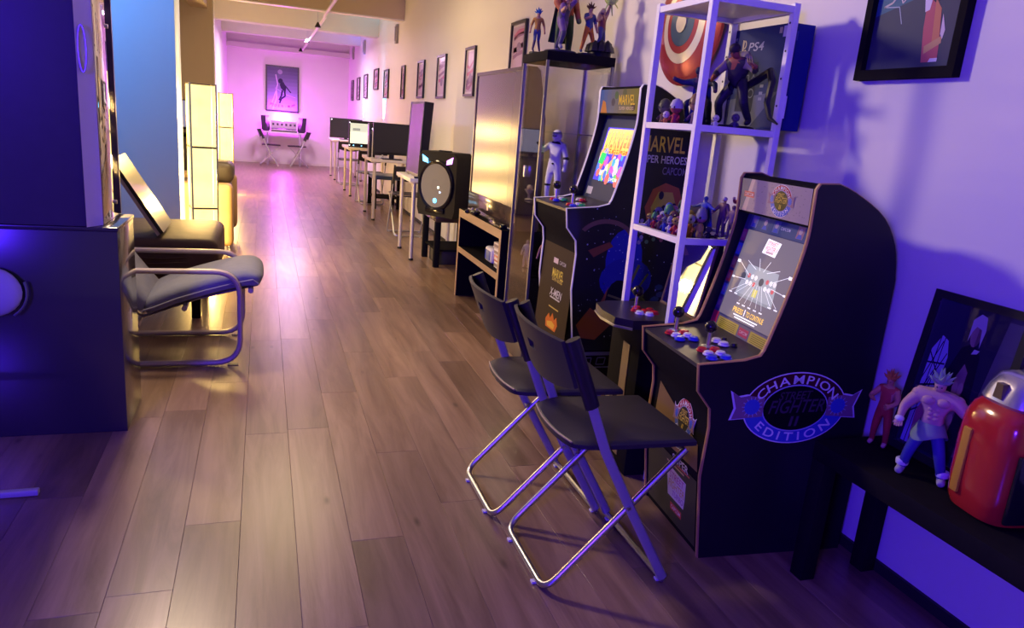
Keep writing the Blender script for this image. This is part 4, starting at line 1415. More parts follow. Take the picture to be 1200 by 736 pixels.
def emblem(P, cx, cy, rx, ry, lift=.0008, line=.03, gold=GOLD, tails=True, inner=.62, red=RED_):
    if tails:
        for s in (-1, 1):
            pts = [(cx + s * rx * .62, cy + ry * .30), (cx + s * rx * .92, cy + ry * .36), (cx + s * rx * 1.08, cy + ry * .32), (cx + s * rx * 1.24, cy + ry * .46), (cx + s * rx * 1.14, cy + ry * .02), (cx + s * rx * 1.20, cy - ry * .28), (cx + s * rx * .98, cy - ry * .26), (cx + s * rx * .62, cy - ry * .22)]
            if s < 0:
                pts = pts[::-1]
            P.poly([(cx + (x - cx) * 1.035, cy + (y - cy) * 1.1) for x, y in pts][::-1], WHT, lift * .5)
            P.poly(pts[::-1], (.26, .14, .20), lift * 2.2)
            P.disc(cx + s * rx * .84, cy + ry * .05, rx * .15, ry * .22, BLUE_, lift * 2.4, n=14)
            for k in range(14):
                a = k * 2 * PI / 14
                P.line([(cx + s * rx * .84 + rx * .14 * math.cos(a), cy + ry * .05 + ry * .2 * math.sin(a)), (cx + s * rx * .84 + rx * .19 * math.cos(a), cy + ry * .05 + ry * .28 * math.sin(a))], rx * .012, (.4, .42, .6), lift * 2.5)
    P.disc(cx, cy, rx, ry, WHT, lift, n=48)
    P.disc(cx, cy, rx * (1 - line), ry * (1 - line * rx / ry), red, lift * 1.4, n=48)
    P.disc(cx, cy - ry * .18 + ry * .18, rx * (1 - line), ry * (1 - line * rx / ry), BLUE_, lift * 1.7, PI * 1.06, PI * 1.94, 30)
    P.disc(cx, cy, rx * (inner + .02), ry * (inner + .04), (.35, .36, .6), lift * 1.9, n=40)
    P.disc(cx, cy, rx * inner, ry * inner, (.006, .006, .008), lift * 2.1, n=40)
    rt = (1 + inner) / 2
    P.arctext('CHAMPION', cx, cy, rx * rt * .99, ry * rt * .985, PI * .83, PI * .17, ry * .235, WHT, lift * 2.8, wide=1.0 * min(1.4, rx / ry * .9))
    P.arctext('EDITION', cx, cy, rx * rt * .99, ry * rt * .985, PI * 1.21, PI * 1.79, ry * .235, WHT, lift * 2.8, inner=True, wide=1.0 * min(1.4, rx / ry * .9))
    P.text('STREET', cx - rx * .05, cy + ry * .36, ry * .22, gold, lift * 3, width=rx * .62, shear=.25, rot=.05)
    P.text('FIGHTER', cx + rx * .02, cy + ry * .06, ry * .36, gold, lift * 3, width=rx * 1.08, shear=.25, rot=.03)
    P.text('II', cx, cy - ry * .36, ry * .28, gold, lift * 3, width=rx * .16, shear=.15)


PROF = [(0, 0), (-.035, .28), (-.03, .44), (-.038, .50), (-.085, .555), (-.096, .637), (.05, .650), (.10, .664), (.128, .74), (.162, .87), (.184, .98), (.190, 1.05), (.187, 1.155), (.196, 1.171), (.26, 1.174), (.35, 1.140), (.44, 1.086), (.495, 1.01), (.52, .92), (.525, .80), (.525, 0)]


def smooth_run(pts, i0, i1, n=3):
    out = list(pts[:i0 + 1])
    for i in range(i0, i1):
        p0, p1, p2, p3 = [Vector(pts[max(0, min(len(pts) - 1, j))]) for j in (i - 1, i, i + 1, i + 2)]
        for k in range(1, n + 1):
            u = k / n
            q = .5 * (2 * p1 + (p2 - p0) * u + (2 * p0 - 5 * p1 + 4 * p2 - p3) * u * u + (3 * p1 - p0 - 3 * p2 + p3) * u ** 3)
            out.append((q.x, q.y))
    return out + list(pts[i1 + 1:])


PROF = smooth_run(PROF, 14, 19)
PROF = smooth_run(PROF, 7, 11)


def arcade(label, loc, rz, w, riser, trim_mat, side_mat, group='arcade cabinets', depth=.95):
    t = thing('arcade_cabinet', label, 'arcade cabinet', loc, rz, group)
    T = .016
    R = riser

    def sx(x):
        return x if x < .2 else .2 + (x - .2) * depth
    prof = [(sx(x), z + R) for x, z in PROF]
    for nm, y0 in (('side_panel', 0.0), ('side_panel', w - T)):
        sp = MB().prism(prof, 'y', y0, y0 + T).build(nm, side_mat, t)
        e = MB()
        e.tube([(x - .0015, y0 + T / 2, z) for x, z in prof[:-8]], .0085, seg=6, flat=.0035, up=(0, 1, 0))
        e.build('edge_moulding', trim_mat, sp)
    # front panel
    m = MB()
    m.prism([(.004, .0 + R), (-.029, .28 + R), (-.024, .44 + R), (-.032, .498 + R), (-.078, .553 + R), (-.088, .63 + R), (-.07, .63 + R), (-.06, .56 + R), (-.01, .50 + R), (.0, .44 + R), (-.01, .28 + R), (.02, 0 + R)], 'y', T, w - T)
    m.build('front_panel', BLACKL, t)
    m = MB()
    m.prism([(-.092, .622 + R), (-.094, .634 + R), (.05, .647 + R), (.16, .662 + R), (.16, .65 + R)], 'y', T, w - T)
    m.build('control_deck', mat('deck_dark', (.04, .036, .044), .35, spec=.3), t)
    m = MB()
    m.prism([(.145, .655 + R), (.235, 1.06 + R), (.255, 1.06 + R), (.165, .655 + R)], 'y', T, w - T)
    m.build('bezel', mat('bezel_navy', (.03, .04, .09), .5, spec=.25), t)
    m = MB()
    m.prism([(.196, 1.045 + R), (.192, 1.160 + R), (.205, 1.168 + R), (.26, 1.168 + R), (.26, 1.045 + R)], 'y', T, w - T)
    m.build('marquee', BLACKL, t)
    m = MB()
    m.prism([(sx(x), z + R) for x, z in [(.26, 1.168), (.35, 1.134), (.44, 1.08), (.489, 1.005), (.514, .915), (.519, .80), (.519, 0), (.50, 0), (.50, .8), (.48, 1.0), (.43, 1.07), (.26, 1.15)]], 'y', T, w - T)
    m.build('rear_panel', BLACKM, t)
    return t


def joystick(t, x, y, z):
    s = MB()
    s.lathe([(.022, 0), (.022, .003), (.007, .006), (.006, .05), (0, .05)], (x, y, z), 14)
    st = s.build('joystick', SILVER, t)
    MB().sphere((x, y, z + .065), .0195).build('ball', BLACKG, st)


def button(t, x, y, z, m, r=.0145):
    b_ = MB().lathe([(r * 1.25, 0), (r * 1.25, .003), (r, .004), (r, .009), (r * .8, .0115), (0, .012)], (x, y, z), 14)
    b_.build('button', m, t)


BT_R, BT_W, BT_B = mat('button_red', (.55, .02, .03), .25), mat('button_white', (.72, .70, .75), .25), mat('button_blue', (.04, .06, .55), .25)
ORT = mat('orange_moulding', (.42, .22, .09), .4)
SIDEB = mat('arcade_side_black', (.010, .010, .014), .4, spec=.3, grain=.15, scale=40)

AW = .412
sf = arcade('nearest black arcade cabinet with orange edging and the champion edition emblem', (1.286, 1.707, .0005), math.radians(-4.5), AW, 0.0, ORT, SIDEB)


def dz(x):
    return .638 + (x + .09) * .0885


for x, y in ((-.013, .329), (.007, .147)):
    joystick(sf, x, y, dz(x))
for x, y, k in ((-.046, .303, 0), (.0, .296, 0), (-.039, .272, 1), (-.005, .260, 1), (-.044, .236, 2), (-.003, .224, 2), (-.03, .115, 0), (.008, .106, 0), (-.028, .078, 1), (.007, .069, 1), (-.037, .042, 2), (.005, .034, 2), (.058, .189, 1), (.062, .150, 1)):
    button(sf, x, y, dz(x), (BT_R, BT_W, BT_B)[k])
for x, y in ((.085, .190), (.085, .130)):
    button(sf, x, y, dz(x), BLACK, .009)

# marquee print
P = Print((.190, 0, 1.05), (0, -1, 0), (-.035, 0, 1.0))
P.rect(-AW + .02, -.02, .002, .106, (.30, .25, .28), .001)
P.poly([(-AW + .02, .106), (-AW + .02, .002), (-AW + .035, .002), (-AW + .075, .106)][::1], (.05, .08, .18), .0014)
P.poly([(-AW + .035, .002), (-AW + .06, .002), (-AW + .095, .106), (-AW + .075, .106)], (.52, .42, .34), .0014)
rr_ = random.Random(2)
for k in range(60):
    a, b_ = -AW + .09 + rr_.random() * (AW - .13), .006 + rr_.random() * .095
    P.disc(a, b_, .003, .002, (.22, .18, .21), .0013, n=5)
P.rect(-AW + .040, -AW + .098, .048, .066, (.55, .06, .05), .0018)
P.text('CAPCOM', -AW + .069, .057, .011, (.75, .6, .55), .0022, width=.05)
emblem(P, -.165, .055, .056, .049, .0012, .03)
P.build('marquee_print', [c for c in sf.children if c.name.startswith('marquee')][0], rough=.3)

# bezel print and screen
SV = Vector((.09, 0, .405)).normalized()
P = Print((.1455, 0, .657), (0, -1, 0), SV)
y0, y1 = -AW + .018, -.018
P.rect(y0, y1, -.0, .40, (.045, .055, .13), .001)
P.rect(y0, y1, -.0, .045, (.14, .13, .17), .0014)
YEL = (.52, .47, .06)
for a, b_ in ((-.350, -.225), (-.155, -.03)):
    P.rect(a, b_, .004, .040, YEL, .0018)
    for q in range(5):
        P.line([(a + .012, .009 + .006 * q), (b_ - .012, .009 + .006 * q)], .0018, (.12, .11, .03), .0022)
P.rect(-.217, -.163, .010, .036, (.50, .03, .09), .0018)
P.text('CAPCOM', -.19, .023, .010, (.75, .5, .5), .0022, width=.044)
P.rect(-.392, -.358, .008, .05, (.50, .03, .07), .0018)
P.rect(y0 + .02, y1 - .02, .345, .395, (.06, .10, .19), .0014)
for k in range(6):
    xx = -.36 + .062 * k
    if k != 3:
        P.rect(xx, xx + .034, .352, .39, [(.25, .3, .36), (.10, .13, .2), (.16, .2, .28), 0, (.35, .2, .2), (.36, .34, .26)][k], .0018)
        P.disc(xx + .017, .375, .009, .010, (.5, .42, .38), .0021, n=9)
        P.poly([(xx + .004, .353), (xx + .03, .353), (xx + .024, .366), (xx + .01, .366)], (.1, .14, .45), .0021)
P.text('CAPCOM', -.17, .37, .009, (.6, .62, .7), .0022, width=.05)
for k, c in enumerate(((.50, .10, .16), (.06, .16, .50), (.30, .10, .08), (.40, .06, .05), (.08, .16, .4), (.10, .06, .2))):
    yy = .30 - .048 * k
    P.rect(y0 + .004, y0 + .030, yy, yy + .040, c, .0018)
    P.rect(y0 + .008, y0 + .024, yy + .01, yy + .03, (c[0] * .5 + .2, c[1] * .5 + .12, c[2] * .6 + .1), .0021)
    P.rect(y1 - .026, y1 - .004, yy, yy + .040, (c[2], c[1], c[0]), .0018)
P.build('bezel_print', [c for c in sf.children if c.name.startswith('bezel')][0], rough=.35)
P = Print((.1455, 0, .657), (0, -1, 0), SV)
sx0, sx1, sy0, sy1 = -.360, -.048, .050, .342
P.rect(sx0, sx1, sy0, sy1, (.135, .115, .125), .003)
cx = (sx0 + sx1) / 2
P.poly([(cx - .105, .135), (cx + .105, .135), (cx + .085, .235), (cx - .085, .235)], (.30, .32, .30), .0034)
P.rect(cx - .105, cx + .105, .126, .135, (.22, .24, .23), .0034)
WS = (.85, .85, .80)
for s in (-1, 1):
    bx = cx + s * .052 - .014
    P.disc(bx - .025, .193, .013, .013, (.06, .06, .07), .0038, n=12)
    for i in range(3):
        for j in range(2):
            P.disc(bx + .005 + .020 * i, .200 - .022 * j, .008, .008, [(.5, .1, .1), (.75, .75, .7), (.75, .7, .65)][(i + j) % 3], .0038, n=10)
P.rect(cx - .012, cx + .012, .140, .165, (.52, .5, .12), .0038)
for k in range(4):
    P.line([(cx - .095 + .06 * k, .262 if k in (1, 2) else .245), (cx - .035 + .02 * k, .225)], .0018, WS, .004)
for k in range(9):
    xx = cx - .13 + .0325 * k
    P.line([(cx - .05 + .0125 * k, .180), (xx, .110 if 1 < k < 7 else .135)], .0013, WS, .004)
    P.line([(xx - .009, .103 if 1 < k < 7 else .130), (xx + .008, .103 if 1 < k < 7 else .130)], .004, WS, .004)
for s in (-1, 1):
    P.line([(cx + s * .06, .20), (cx + s * .135, .235)], .0016, WS, .004)
    P.line([(cx + s * .135, .235), (cx + s * .152, .235)], .010, WS, .004)
    P.line([(cx + s * .07, .185), (cx + s * .14, .18)], .0016, WS, .004)
    P.line([(cx + s * .138, .18), (cx + s * .152, .18)], .006, WS, .004)
P.poly([(cx - .040, .282), (cx + .034, .278), (cx + .044, .325), (cx - .030, .330)], WS, .0036)
P.text('STREET', cx + .001, .317, .012, (.45, .12, .10), .004, width=.055, shear=.2)
P.text('FIGHTER II', cx + .002, .300, .014, (.45, .12, .10), .004, width=.062, shear=.2)
P.rect(cx - .02, cx + .02, .284, .291, (.45, .3, .3), .004)
P.text('PRESS', cx - .052, .082, .017, (.95, .60, .10), .004, width=.058)
P.rect(cx - .016, cx - .011, .072, .094, (.9, .85, .8), .004)
P.text('TO CONTINUE', cx + .045, .082, .017, (.95, .60, .10), .004, width=.098)
P.line([(cx - .07, .066), (cx + .07, .066)], .004, WS, .004)
P.line([(cx - .06, .058), (cx + .06, .058)], .004, WS, .004)
P.build('screen', sf, emit=.8, rough=.2)

# front print: tan panel with the round emblem, lower title shapes
P = Print((-.0345, 0, 0), (0, -1, 0), (-.0, 0, 1))
sf_front = [c for c in sf.children if c.name.startswith('front_panel')][0]
P.O = Vector((.0015, 0, 0))
P.v = Vector((-.0343, 0, .28)).normalized()
P.n = P.u.cross(P.v)
P.poly([(-.385, .02), (-.03, .02), (-.03, .25), (-.385, .255)], (.030, .026, .026), .001)
P.poly([(-.225, .105), (-.112, .105), (-.104, .14), (-.098, .205), (-.21, .215), (-.232, .18)], (.62, .56, .56), .0012)
P.text('STREET', -.165, .188, .026, (.45, .10, .26), .0016, width=.10, shear=.2)
P.text('FIGHTER', -.165, .155, .028, (.55, .36, .12), .0016, width=.112, shear=.2)
P.text('TURBO', -.155, .125, .020, (.35, .10, .34), .0016, width=.08, shear=.2)
P.rect(-.205, -.125, .060, .086, (.52, .05, .05), .0012)
P.text('CAPCOM', -.165, .073, .014, (.75, .6, .58), .0016, width=.066)
P.rect(-.165, -.075, .236, .242, (.5, .1, .08), .0016)
P.rect(-.235, -.112, .225, .231, (.55, .42, .18), .0016)
P.text('SUPER', -.14, .257, .026, (.6, .55, .58), .0018, width=.11)
P.build('lower_print', sf_front, rough=.3)
P = Print((-.0325, 0, .28), (0, -1, 0), (.006, 0, .16))
P.poly([(-.36, .0), (-.03, .0), (-.055, .08), (-.36, .178)], (.16, .085, .04), .001)
emblem(P, -.163, .118, .058, .068, .0012, .03)
P.build('emblem_print', sf_front, rough=.3)

# side emblem, blue-lit darkening put into its gold and red
P = Print((0, -.0002, 0), (1, 0, 0), (0, 0, 1))
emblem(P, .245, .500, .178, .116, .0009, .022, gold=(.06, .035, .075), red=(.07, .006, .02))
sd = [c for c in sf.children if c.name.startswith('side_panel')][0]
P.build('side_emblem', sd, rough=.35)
fd = MB()
for x, y in ((.03, .03), (.03, AW - .03), (.47, .03), (.47, AW - .03)):
    fd.lathe([(.018, -.0004), (.018, .004)], (x, y, 0), 10)
fd.build('foot', BLACK, sf)

# ------------------------------------------------------------------ second arcade cabinet on a riser
MW = .42
RZ = .30
mv = arcade('arcade cabinet on a printed riser with a bright colour screen, beside the glass cabinet', (1.323, 2.886, .0005), 0, MW, RZ, mat('white_moulding', (.70, .70, .74), .4), SIDEB, depth=.92)
m = MB()
m.prism([(.0, 0), (-.002, RZ), (.498, RZ), (.498, 0)], 'y', 0, MW)
ri = m.build('riser', BLACKL, mv)
P = Print((0, -.0004, 0), (1, 0, 0), (0, 0, 1))
P.rect(.0, .49, .275, .292, (.14, .14, .22), .0006)
P.rect(.0, .49, .215, .221, (.14, .14, .22), .0006)
for k in range(5):
    P.line([(.05 + .07 * k, .232), (.09 + .07 * k, .232), (.095 + .07 * k, .264), (.055 + .07 * k, .264), (.05 + .07 * k, .232)], .005, (.12, .12, .22), .0008)
P.poly([(.05, .02), (.14, .16), (.19, .12), (.22, .19), (.26, .11), (.30, .17), (.34, .02)], (.30, .28, .38), .0006)
P.poly([(.06, .06), (.14, .10), (.13, .05)], (.45, .05, .05), .0009)
P.text('M', .215, .085, .085, (.60, .52, .06), .0012, width=.10)
P.poly([(.30, .05), (.48, .08), (.47, .19), (.36, .2)], (.06, .12, .18), .0006)
P.build('riser_print', ri, rough=.35)


def mz(x):
    return RZ + dz(x)


for y in (.33, .13):
    joystick(mv, -.02, y, mz(-.02))
mix = [BT_R, mat('button_green', (.03, .35, .10), .25), BT_B, BT_W]
for k, (x, y) in enumerate([(-.05, .29), (-.01, .285), (-.05, .25), (-.01, .245), (-.05, .09), (-.01, .085), (-.05, .05), (-.01, .045), (.06, .20), (.06, .24)]):
    button(mv, x, y, mz(x), mix[(k * 3) % 4])
P = Print((.190, 0, 1.05 + RZ), (0, -1, 0), (-.035, 0, 1.0))
for k in range(10):
    a = k / 9
    P.rect(-MW + .02 + .038 * k, -MW + .02 + .038 * (k + 1), .002, .106, (.04 + .22 * a * (1 - .45 * a), .10 + .06 * a, .26 * (1 - a) ** 1.5 + .03), .001)
P.poly([(-MW + .03, .002), (-MW + .10, .002), (-MW + .08, .05), (-MW + .05, .06)], (.45, .18, .03), .0014)
for a, b_, c in ((-.26, .05, (.05, .05, .08)), (-.23, .08, (.06, .12, .05)), (-.15, .09, (.08, .10, .05)), (-.06, .03, (.05, .03, .03))):
    P.disc(a, b_, .02, .018, c, .0014, n=8)
P.text('MARVEL', -.125, .060, .042, (.68, .50, .05), .0022, width=.155)
P.text('SUPER HEROES', -.125, .024, .014, (.55, .45, .32), .0022, width=.14)
P.build('marquee_print', [c for c in mv.children if c.name.startswith('marquee')][0], rough=.3)
P = Print((.1455, 0, .657 + RZ), (0, -1, 0), SV)
a0, a1 = -.34, -.06
P.rect(a0, a1, .09, .34, (.10, .08, .75), .003)
for k in range(6):
    a = k / 5
    P.rect(a0 + .02, a1 - .01, .22 + .019 * k, .22 + .019 * (k + 1), (.95, .20 + .5 * a, .04 + .25 * a), .0034)
P.text('MARVEL', (a0 + a1) / 2, .282, .085, (1.0, .82, .20), .004, width=.25)
P.text('SUPER HEROES', (a0 + a1) / 2, .232, .030, (.95, .75, .15), .0044, width=.23)
rr_ = random.Random(9)
for k in range(46):
    c = [(.1, .25, .9), (.9, .2, .15), (.95, .55, .2), (.15, .7, .2), (.75, .7, .9), (.6, .15, .6), (.9, .8, .6), (.1, .5, .8)][k % 8]
    x, y = a0 + .02 + rr_.random() * (a1 - a0 - .04), .10 + rr_.random() * .12
    r = .010 + .016 * rr_.random()
    P.disc(x, y, r, r * 1.2, c, .0036 + .00003 * k, rr_.random(), rr_.random() + 5.2, 7)
P.poly([(a0 + .01, .17), (a0 + .06, .165), (a0 + .07, .215), (a0 + .02, .222)], (.05, .85, .15), .0055)
P.text('CAPCOM', a1 - .07, .105, .016, (1, .95, .9), .006, width=.08)
P.build('screen', mv, emit=.55, rough=.2)
P = Print((.1455, 0, .657 + RZ), (0, -1, 0), SV)
P.rect(-.37, -.31, .02, .055, (.5, .5, .55), .0016)
P.build('instruction_card', [c for c in mv.children if c.name.startswith('bezel')][0])
# front print
P = Print((-.0290 - .0015, 0, RZ + .28), (0, -1, 0), (.006, 0, .16))
fp = [c for c in mv.children if c.name.startswith('front_panel')][0]
for q in fp.data.materials:
    pass
P.rect(-.405, -.02, -.27, .16, (.040, .024, .015), .0004)
fpan = P
P.rect(-.26, -.205, .075, .100, (.62, .50, .46), .001)
P.text('CAPCOM', -.15, .087, .018, (.45, .42, .40), .0012, width=.075)
P.text('MARVEL', -.19, .030, .042, (.72, .58, .08), .0012, width=.135)
P.text('SUPER HEROES', -.19, .000, .014, (.62, .48, .10), .0012, width=.125)
P.text('X-MEN', -.19, -.060, .036, (.60, .58, .60), .0012, width=.14, shear=.2)
P.rect(-.25, -.13, -.090, -.083, (.55, .53, .55), .0012)
P.rect(-.25, -.13, -.135, -.129, (.55, .42, .12), .0012)
P.poly([(-.26, -.235), (-.14, -.235), (-.12, -.20), (-.14, -.165), (-.165, -.185), (-.19, -.155), (-.215, -.185), (-.235, -.165), (-.27, -.20)], (.60, .16, .03), .0012)
P.poly([(-.24, -.228), (-.16, -.228), (-.15, -.205), (-.19, -.195), (-.25, -.208)], (.70, .40, .06), .0015)
P.build('front_print', fp, rough=.7)
# side print: dark starry art with coloured shapes and the title
P = Print((0, -.0004, RZ), (1, 0, 0), (0, 0, 1))
rr_ = random.Random(12)
for k in range(150):
    x, y = rr_.random() * .48, .05 + .6 * rr_.random()
    r = .0012 + .003 * rr_.random() ** 2
    P.disc(x, y, r, r, [(.35, .38, .55), (.2, .22, .4), (.5, .5, .6)][k % 3], .0005, n=5)
P.disc(.20, .42, .09, .14, (.02, .03, .28), .0004, n=18)
P.disc(.22, .33, .13, .10, (.02, .025, .22), .0005, n=18)
P.disc(.19, .24, .06, .09, (.008, .008, .014), .0007, n=14)
P.ring(.10, .50, .14, .10, .020, (.16, .09, .06), .0008, .4, 2.6, 14)
P.poly([(.02, .46), (.12, .50), (.14, .48), (.05, .43)], (.20, .07, .03), .0008)
P.poly([(.0, .12), (.06, .20), (.13, .16), (.19, .14), (.14, .09), (.10, .05), (.03, .06)], (.28, .09, .03), .0008)
P.poly([(.08, .16), (.14, .30), (.12, .18)], (.24, .08, .03), .0009)
P.line([(.28, .40), (.24, .30), (.31, .24), (.26, .16), (.30, .08), (.28, .02)], .014, (.13, .17, .03), .0009)
P.line([(.33, .36), (.28, .28), (.36, .20)], .010, (.13, .17, .03), .0009)
P.line([(.14, .26), (.24, .23), (.32, .26)], .010, (.13, .16, .04), .0010)
for k in range(26):
    x, y = .28 + .185 * rr_.random(), .02 + .28 * rr_.random()
    P.disc(x, y, .022, .014, [(.05, .07, .12), (.08, .06, .10), (.04, .08, .10)][k % 3], .0006 + .00001 * k, n=7)
P.poly([(.27, .66), (.30, .74), (.36, .77), (.43, .75), (.46, .68), (.44, .58), (.36, .52), (.30, .56)], (.34, .10, .04), .0009)
P.poly([(.30, .66), (.33, .73), (.40, .73), (.43, .66), (.40, .56), (.36, .53), (.32, .57)], (.42, .38, .06), .0012)
for x, y in ((.345, .715), (.365, .655), (.415, .665), (.325, .635), (.39, .61)):
    P.disc(x, y, .013, .019, (.02, .02, .04), .0015, n=10)
for k in range(40):
    x, y = .22 + .255 * rr_.random(), .50 + .12 * rr_.random()
    P.disc(x, y, .010, .010, [(.3, .1, .1), (.1, .1, .25), (.3, .25, .3), (.1, .2, .12)][k % 4], .0010 + .00001 * k, n=7)
P.text('MARVEL', .326, .935, .066, (.60, .47, .06), .0012, width=.215)
P.text('SUPER HEROES', .330, .870, .032, (.50, .49, .46), .0012, width=.24)
P.text('CAPCOM', .395, .822, .032, (.20, .17, .24), .0012, width=.12)
P.build('side_print', [c for c in mv.children if c.name.startswith('side_panel')][0], rough=.35)

# ------------------------------------------------------------------ compact unit under the metal shelf
t = thing('compact_arcade', 'compact black arcade unit with framed screen under the white metal shelf', 'arcade cabinet', (1.20, 2.243, .0005), -.057)
MB().box(.10, .50, .02, .285, 0, .585, .004).build('body', BLACKL, t)
MB().box(.097, .101, .10, .16, .05, .50).build('lit_front_strip', mat('lit_front_brown', (.16, .10, .06), .4), t)  # lit part of the black front, painted as a brown strip
m = MB()
m.prism([(.05, .0), (.0, .05), (-.01, .15), (.01, .26), (.07, .300), (.30, .300), (.30, .0)], 'z', .588, .622)
m.build('control_deck', mat('deck_brown_black', (.028, .022, .022), .35), t)
m = MB()
m.tube([(.05, -.001, .590), (.0, .05, .590), (-.01, .15, .590), (.01, .26, .590), (.07, .301, .590)], .005, seg=6)
m.build('silver_edge', SILVER, t)
m = MB()
m.prism([(.30, .6), (.305, .622), (.355, .905), (.37, .905), (.37, .6)], 'y', .004, .290)
m.build('screen_housing', BLACKL, t)
Sv = Vector((.05, 0, .283)).normalized()
f = MB()
for y in (.004, .278):
    f.tube([(.300, y + .006, .624), (.350, y + .006, .903)], .006, seg=6)
f.tube([(.300, .006, .626), (.300, .288, .626)], .006, seg=6)
f.build('screen_frame', mat('brown_frame', (.20, .12, .06), .4), t)
P = Print((.303, 0, .624), (0, -1, 0), Sv)
P.rect(-.275, -.018, .008, .280, (.16, .13, .14), .002)
P.rect(-.275, -.20, .008, .280, (.10, .16, .28), .0024)
for k in range(40):
    rr_ = random.Random(k)
    P.disc(-.24 + .03 * (rr_.random() - .5) * 2, .02 + .25 * rr_.random(), .010, .014, [(.35, .4, .5), (.10, .2, .4), (.4, .12, .10), (.5, .5, .5)][k % 4], .0027 + .00001 * k, n=7)
P.poly([(-.16, .01), (-.03, .01), (-.03, .13), (-.10, .15), (-.15, .08)], (.30, .22, .14), .0024)
P.poly([(-.03, .01), (-.018, .01), (-.018, .28), (-.05, .28)], (.40, .38, .42), .0026)
sc_ = P.build('screen', t, rough=.06)
MB().quad((.3005, .018, .634), (.3005, .275, .634), (.3485, .275, .903), (.3485, .018, .903)).build('cover_glass', glass('screen_glass', (1, 1, 1), 1.5, .03), t)
MB().lathe([(.02, 0), (.007, .005), (.006, .05), (0, .05)], (.15, .20, .622), 12).build('joystick', SILVER, t)
MB().sphere((.15, .20, .686), .022).build('ball_top', BLACKG, t)
for x, y, k in ((.12, .14, 0), (.15, .12, 0), (.18, .14, 0), (.12, .10, 1), (.15, .08, 1), (.18, .10, 0), (.14, .17, 0)):
    button(t, x, y, .622, (BT_R, BT_W)[k])

# ------------------------------------------------------------------ white metal shelf
SX0, SX1, SY0, SY1, SZT = 1.366, 1.705, 2.198, 2.570, 1.732
t = thing('metal_shelf', 'white metal shelf frame full of figures between the two arcade cabinets', 'shelf', (0, 0, 0))
q = .024
for x, y in ((SX0, SY0), (SX1 - q, SY0), (SX0, SY1 - q), (SX1 - q, SY1 - q)):
    po = MB().box(x, x + q, y, y + q, .001, SZT, .0015, 1).build('post', WHITEM, t)
    if x > 1.5:
        ho = MB()
        for z in [1.40 + .09 * k for k in range(4)]:
            ho.lathe([(.004, 0), (.004, .001), (0, .0012)], (x - .0002, y + q / 2, z), 8, Matrix.Rotation(-PI / 2, 4, 'Y'))
        ho.build('bolt_hole', BLACK, po)
for z, nm in ((.918, 'shelf'), (1.303, 'shelf'), (SZT - .022, 'top')):
    for a in ((SX0 + q, SX1 - q, SY0 + .001, SY0 + q - .001), (SX0 + q, SX1 - q, SY1 - q + .001, SY1 - .001)):
        MB().box(a[0], a[1], a[2], a[3], z - .010, z + .012, .001, 1).build('rail', WHITEM, t)
    for a in ((SX0 + .001, SX0 + q - .001, SY0 + q, SY1 - q), (SX1 - q + .001, SX1 - .001, SY0 + q, SY1 - q)):
        MB().box(a[0], a[1], a[2], a[3], z - .010, z + .012, .001, 1).build('rail', WHITEM, t)
    if nm == 'shelf':
        MB().box(SX0 + q, SX1 - q, SY0 + q, SY1 - q, z - .004, z + .006).build('shelf_board', mat('shelf_black_glass', (.012, .012, .018), .12), t)
    else:
        MB().box(SX0 + q, SX1 - q, SY0 + q, SY1 - q, z + .006, z + .012).build('shelf_board', WHITEM, t)
MB().box(SX1 - .001, SX1 + .004, SY0 - .002, SY0 + .028, 1.36, 1.435, .001).build('label_plate', WHITEM, t)

US, LS = 1.3095, .9245
# console box standing on the upper shelf
t = thing('console_box_navy', 'navy blue game console carton standing at the back of the upper shelf', 'carton', (1.707, 2.230, US + .012), 0)
CB = mat('carton_navy', (.035, .045, .12), .45, grain=.1, scale=6)
MB().box(0, .095, 0, .335, 0, .355, .002).build('carton', CB, t)
P = Print((-.0004, 0, 0), (0, -1, 0), (0, 0, 1))
P.rect(-.335, 0, 0, .355, (.022, .030, .10), .0003)
P.poly([(-.335, 0), (-.16, 0), (-.02, .13), (-.02, .05), (0, .0), (0, .0), (-.0, .0)][:3] + [(-.335, .10)], (.10, .11, .19), .0005)
P.rect(-.26, -.155, .06, .235, (.012, .014, .04), .0007)
LG = (.46, .40, .22)
# console emblem: upright P with a lying S, then the letters
P.poly([(-.268, .268), (-.258, .264), (-.258, .315), (-.268, .318)], LG, .0010)
P.ring(-.256, .300, .013, .016, .006, LG, .0010, -PI / 2, PI / 2, 8)
P.poly([(-.285, .268), (-.271, .262), (-.271, .268), (-.283, .275)], LG, .0010)
P.poly([(-.255, .272), (-.240, .276), (-.246, .283), (-.255, .280)], LG, .0010)
P.text('PS4', -.185, .290, .030, (.36, .36, .40), .0010, width=.088, shear=.2)
P.text('SONY', -.318, .322, .010, (.5, .5, .55), .0010, width=.030)
P.rect(-.062, -.046, .325, .345, (.45, .40, .25), .0010)
P.rect(-.040, -.016, .312, .348, (.55, .55, .6), .0010)
SY_ = (.16, .17, .26)
P.line([(-.235, .155), (-.235, .19), (-.20, .19), (-.20, .155), (-.235, .155)], .004, SY_, .0010)
P.line([(-.19, .155), (-.173, .192), (-.155, .155), (-.19, .155)], .004, SY_, .0010)
P.ring(-.175, .125, .017, .017, .004, SY_, .0010, n=18)
P.line([(-.235, .11), (-.203, .142)], .004, SY_, .0010)
P.line([(-.235, .142), (-.203, .11)], .004, SY_, .0010)
for y in (.10, .12, .145):
    P.rect(-.125, -.105, y, y + .010, (.22, .23, .30), .0010)
P.build('front_print', t, rough=.3)
P = Print((0, -.0004, 0), (1, 0, 0), (0, 0, 1))
P.rect(0, .095, 0, .355, (.012, .02, .17), .0003)
P.rect(.012, .03, .30, .33, (.05, .06, .3), .0006)
P.build('side_print', t, rough=.4)

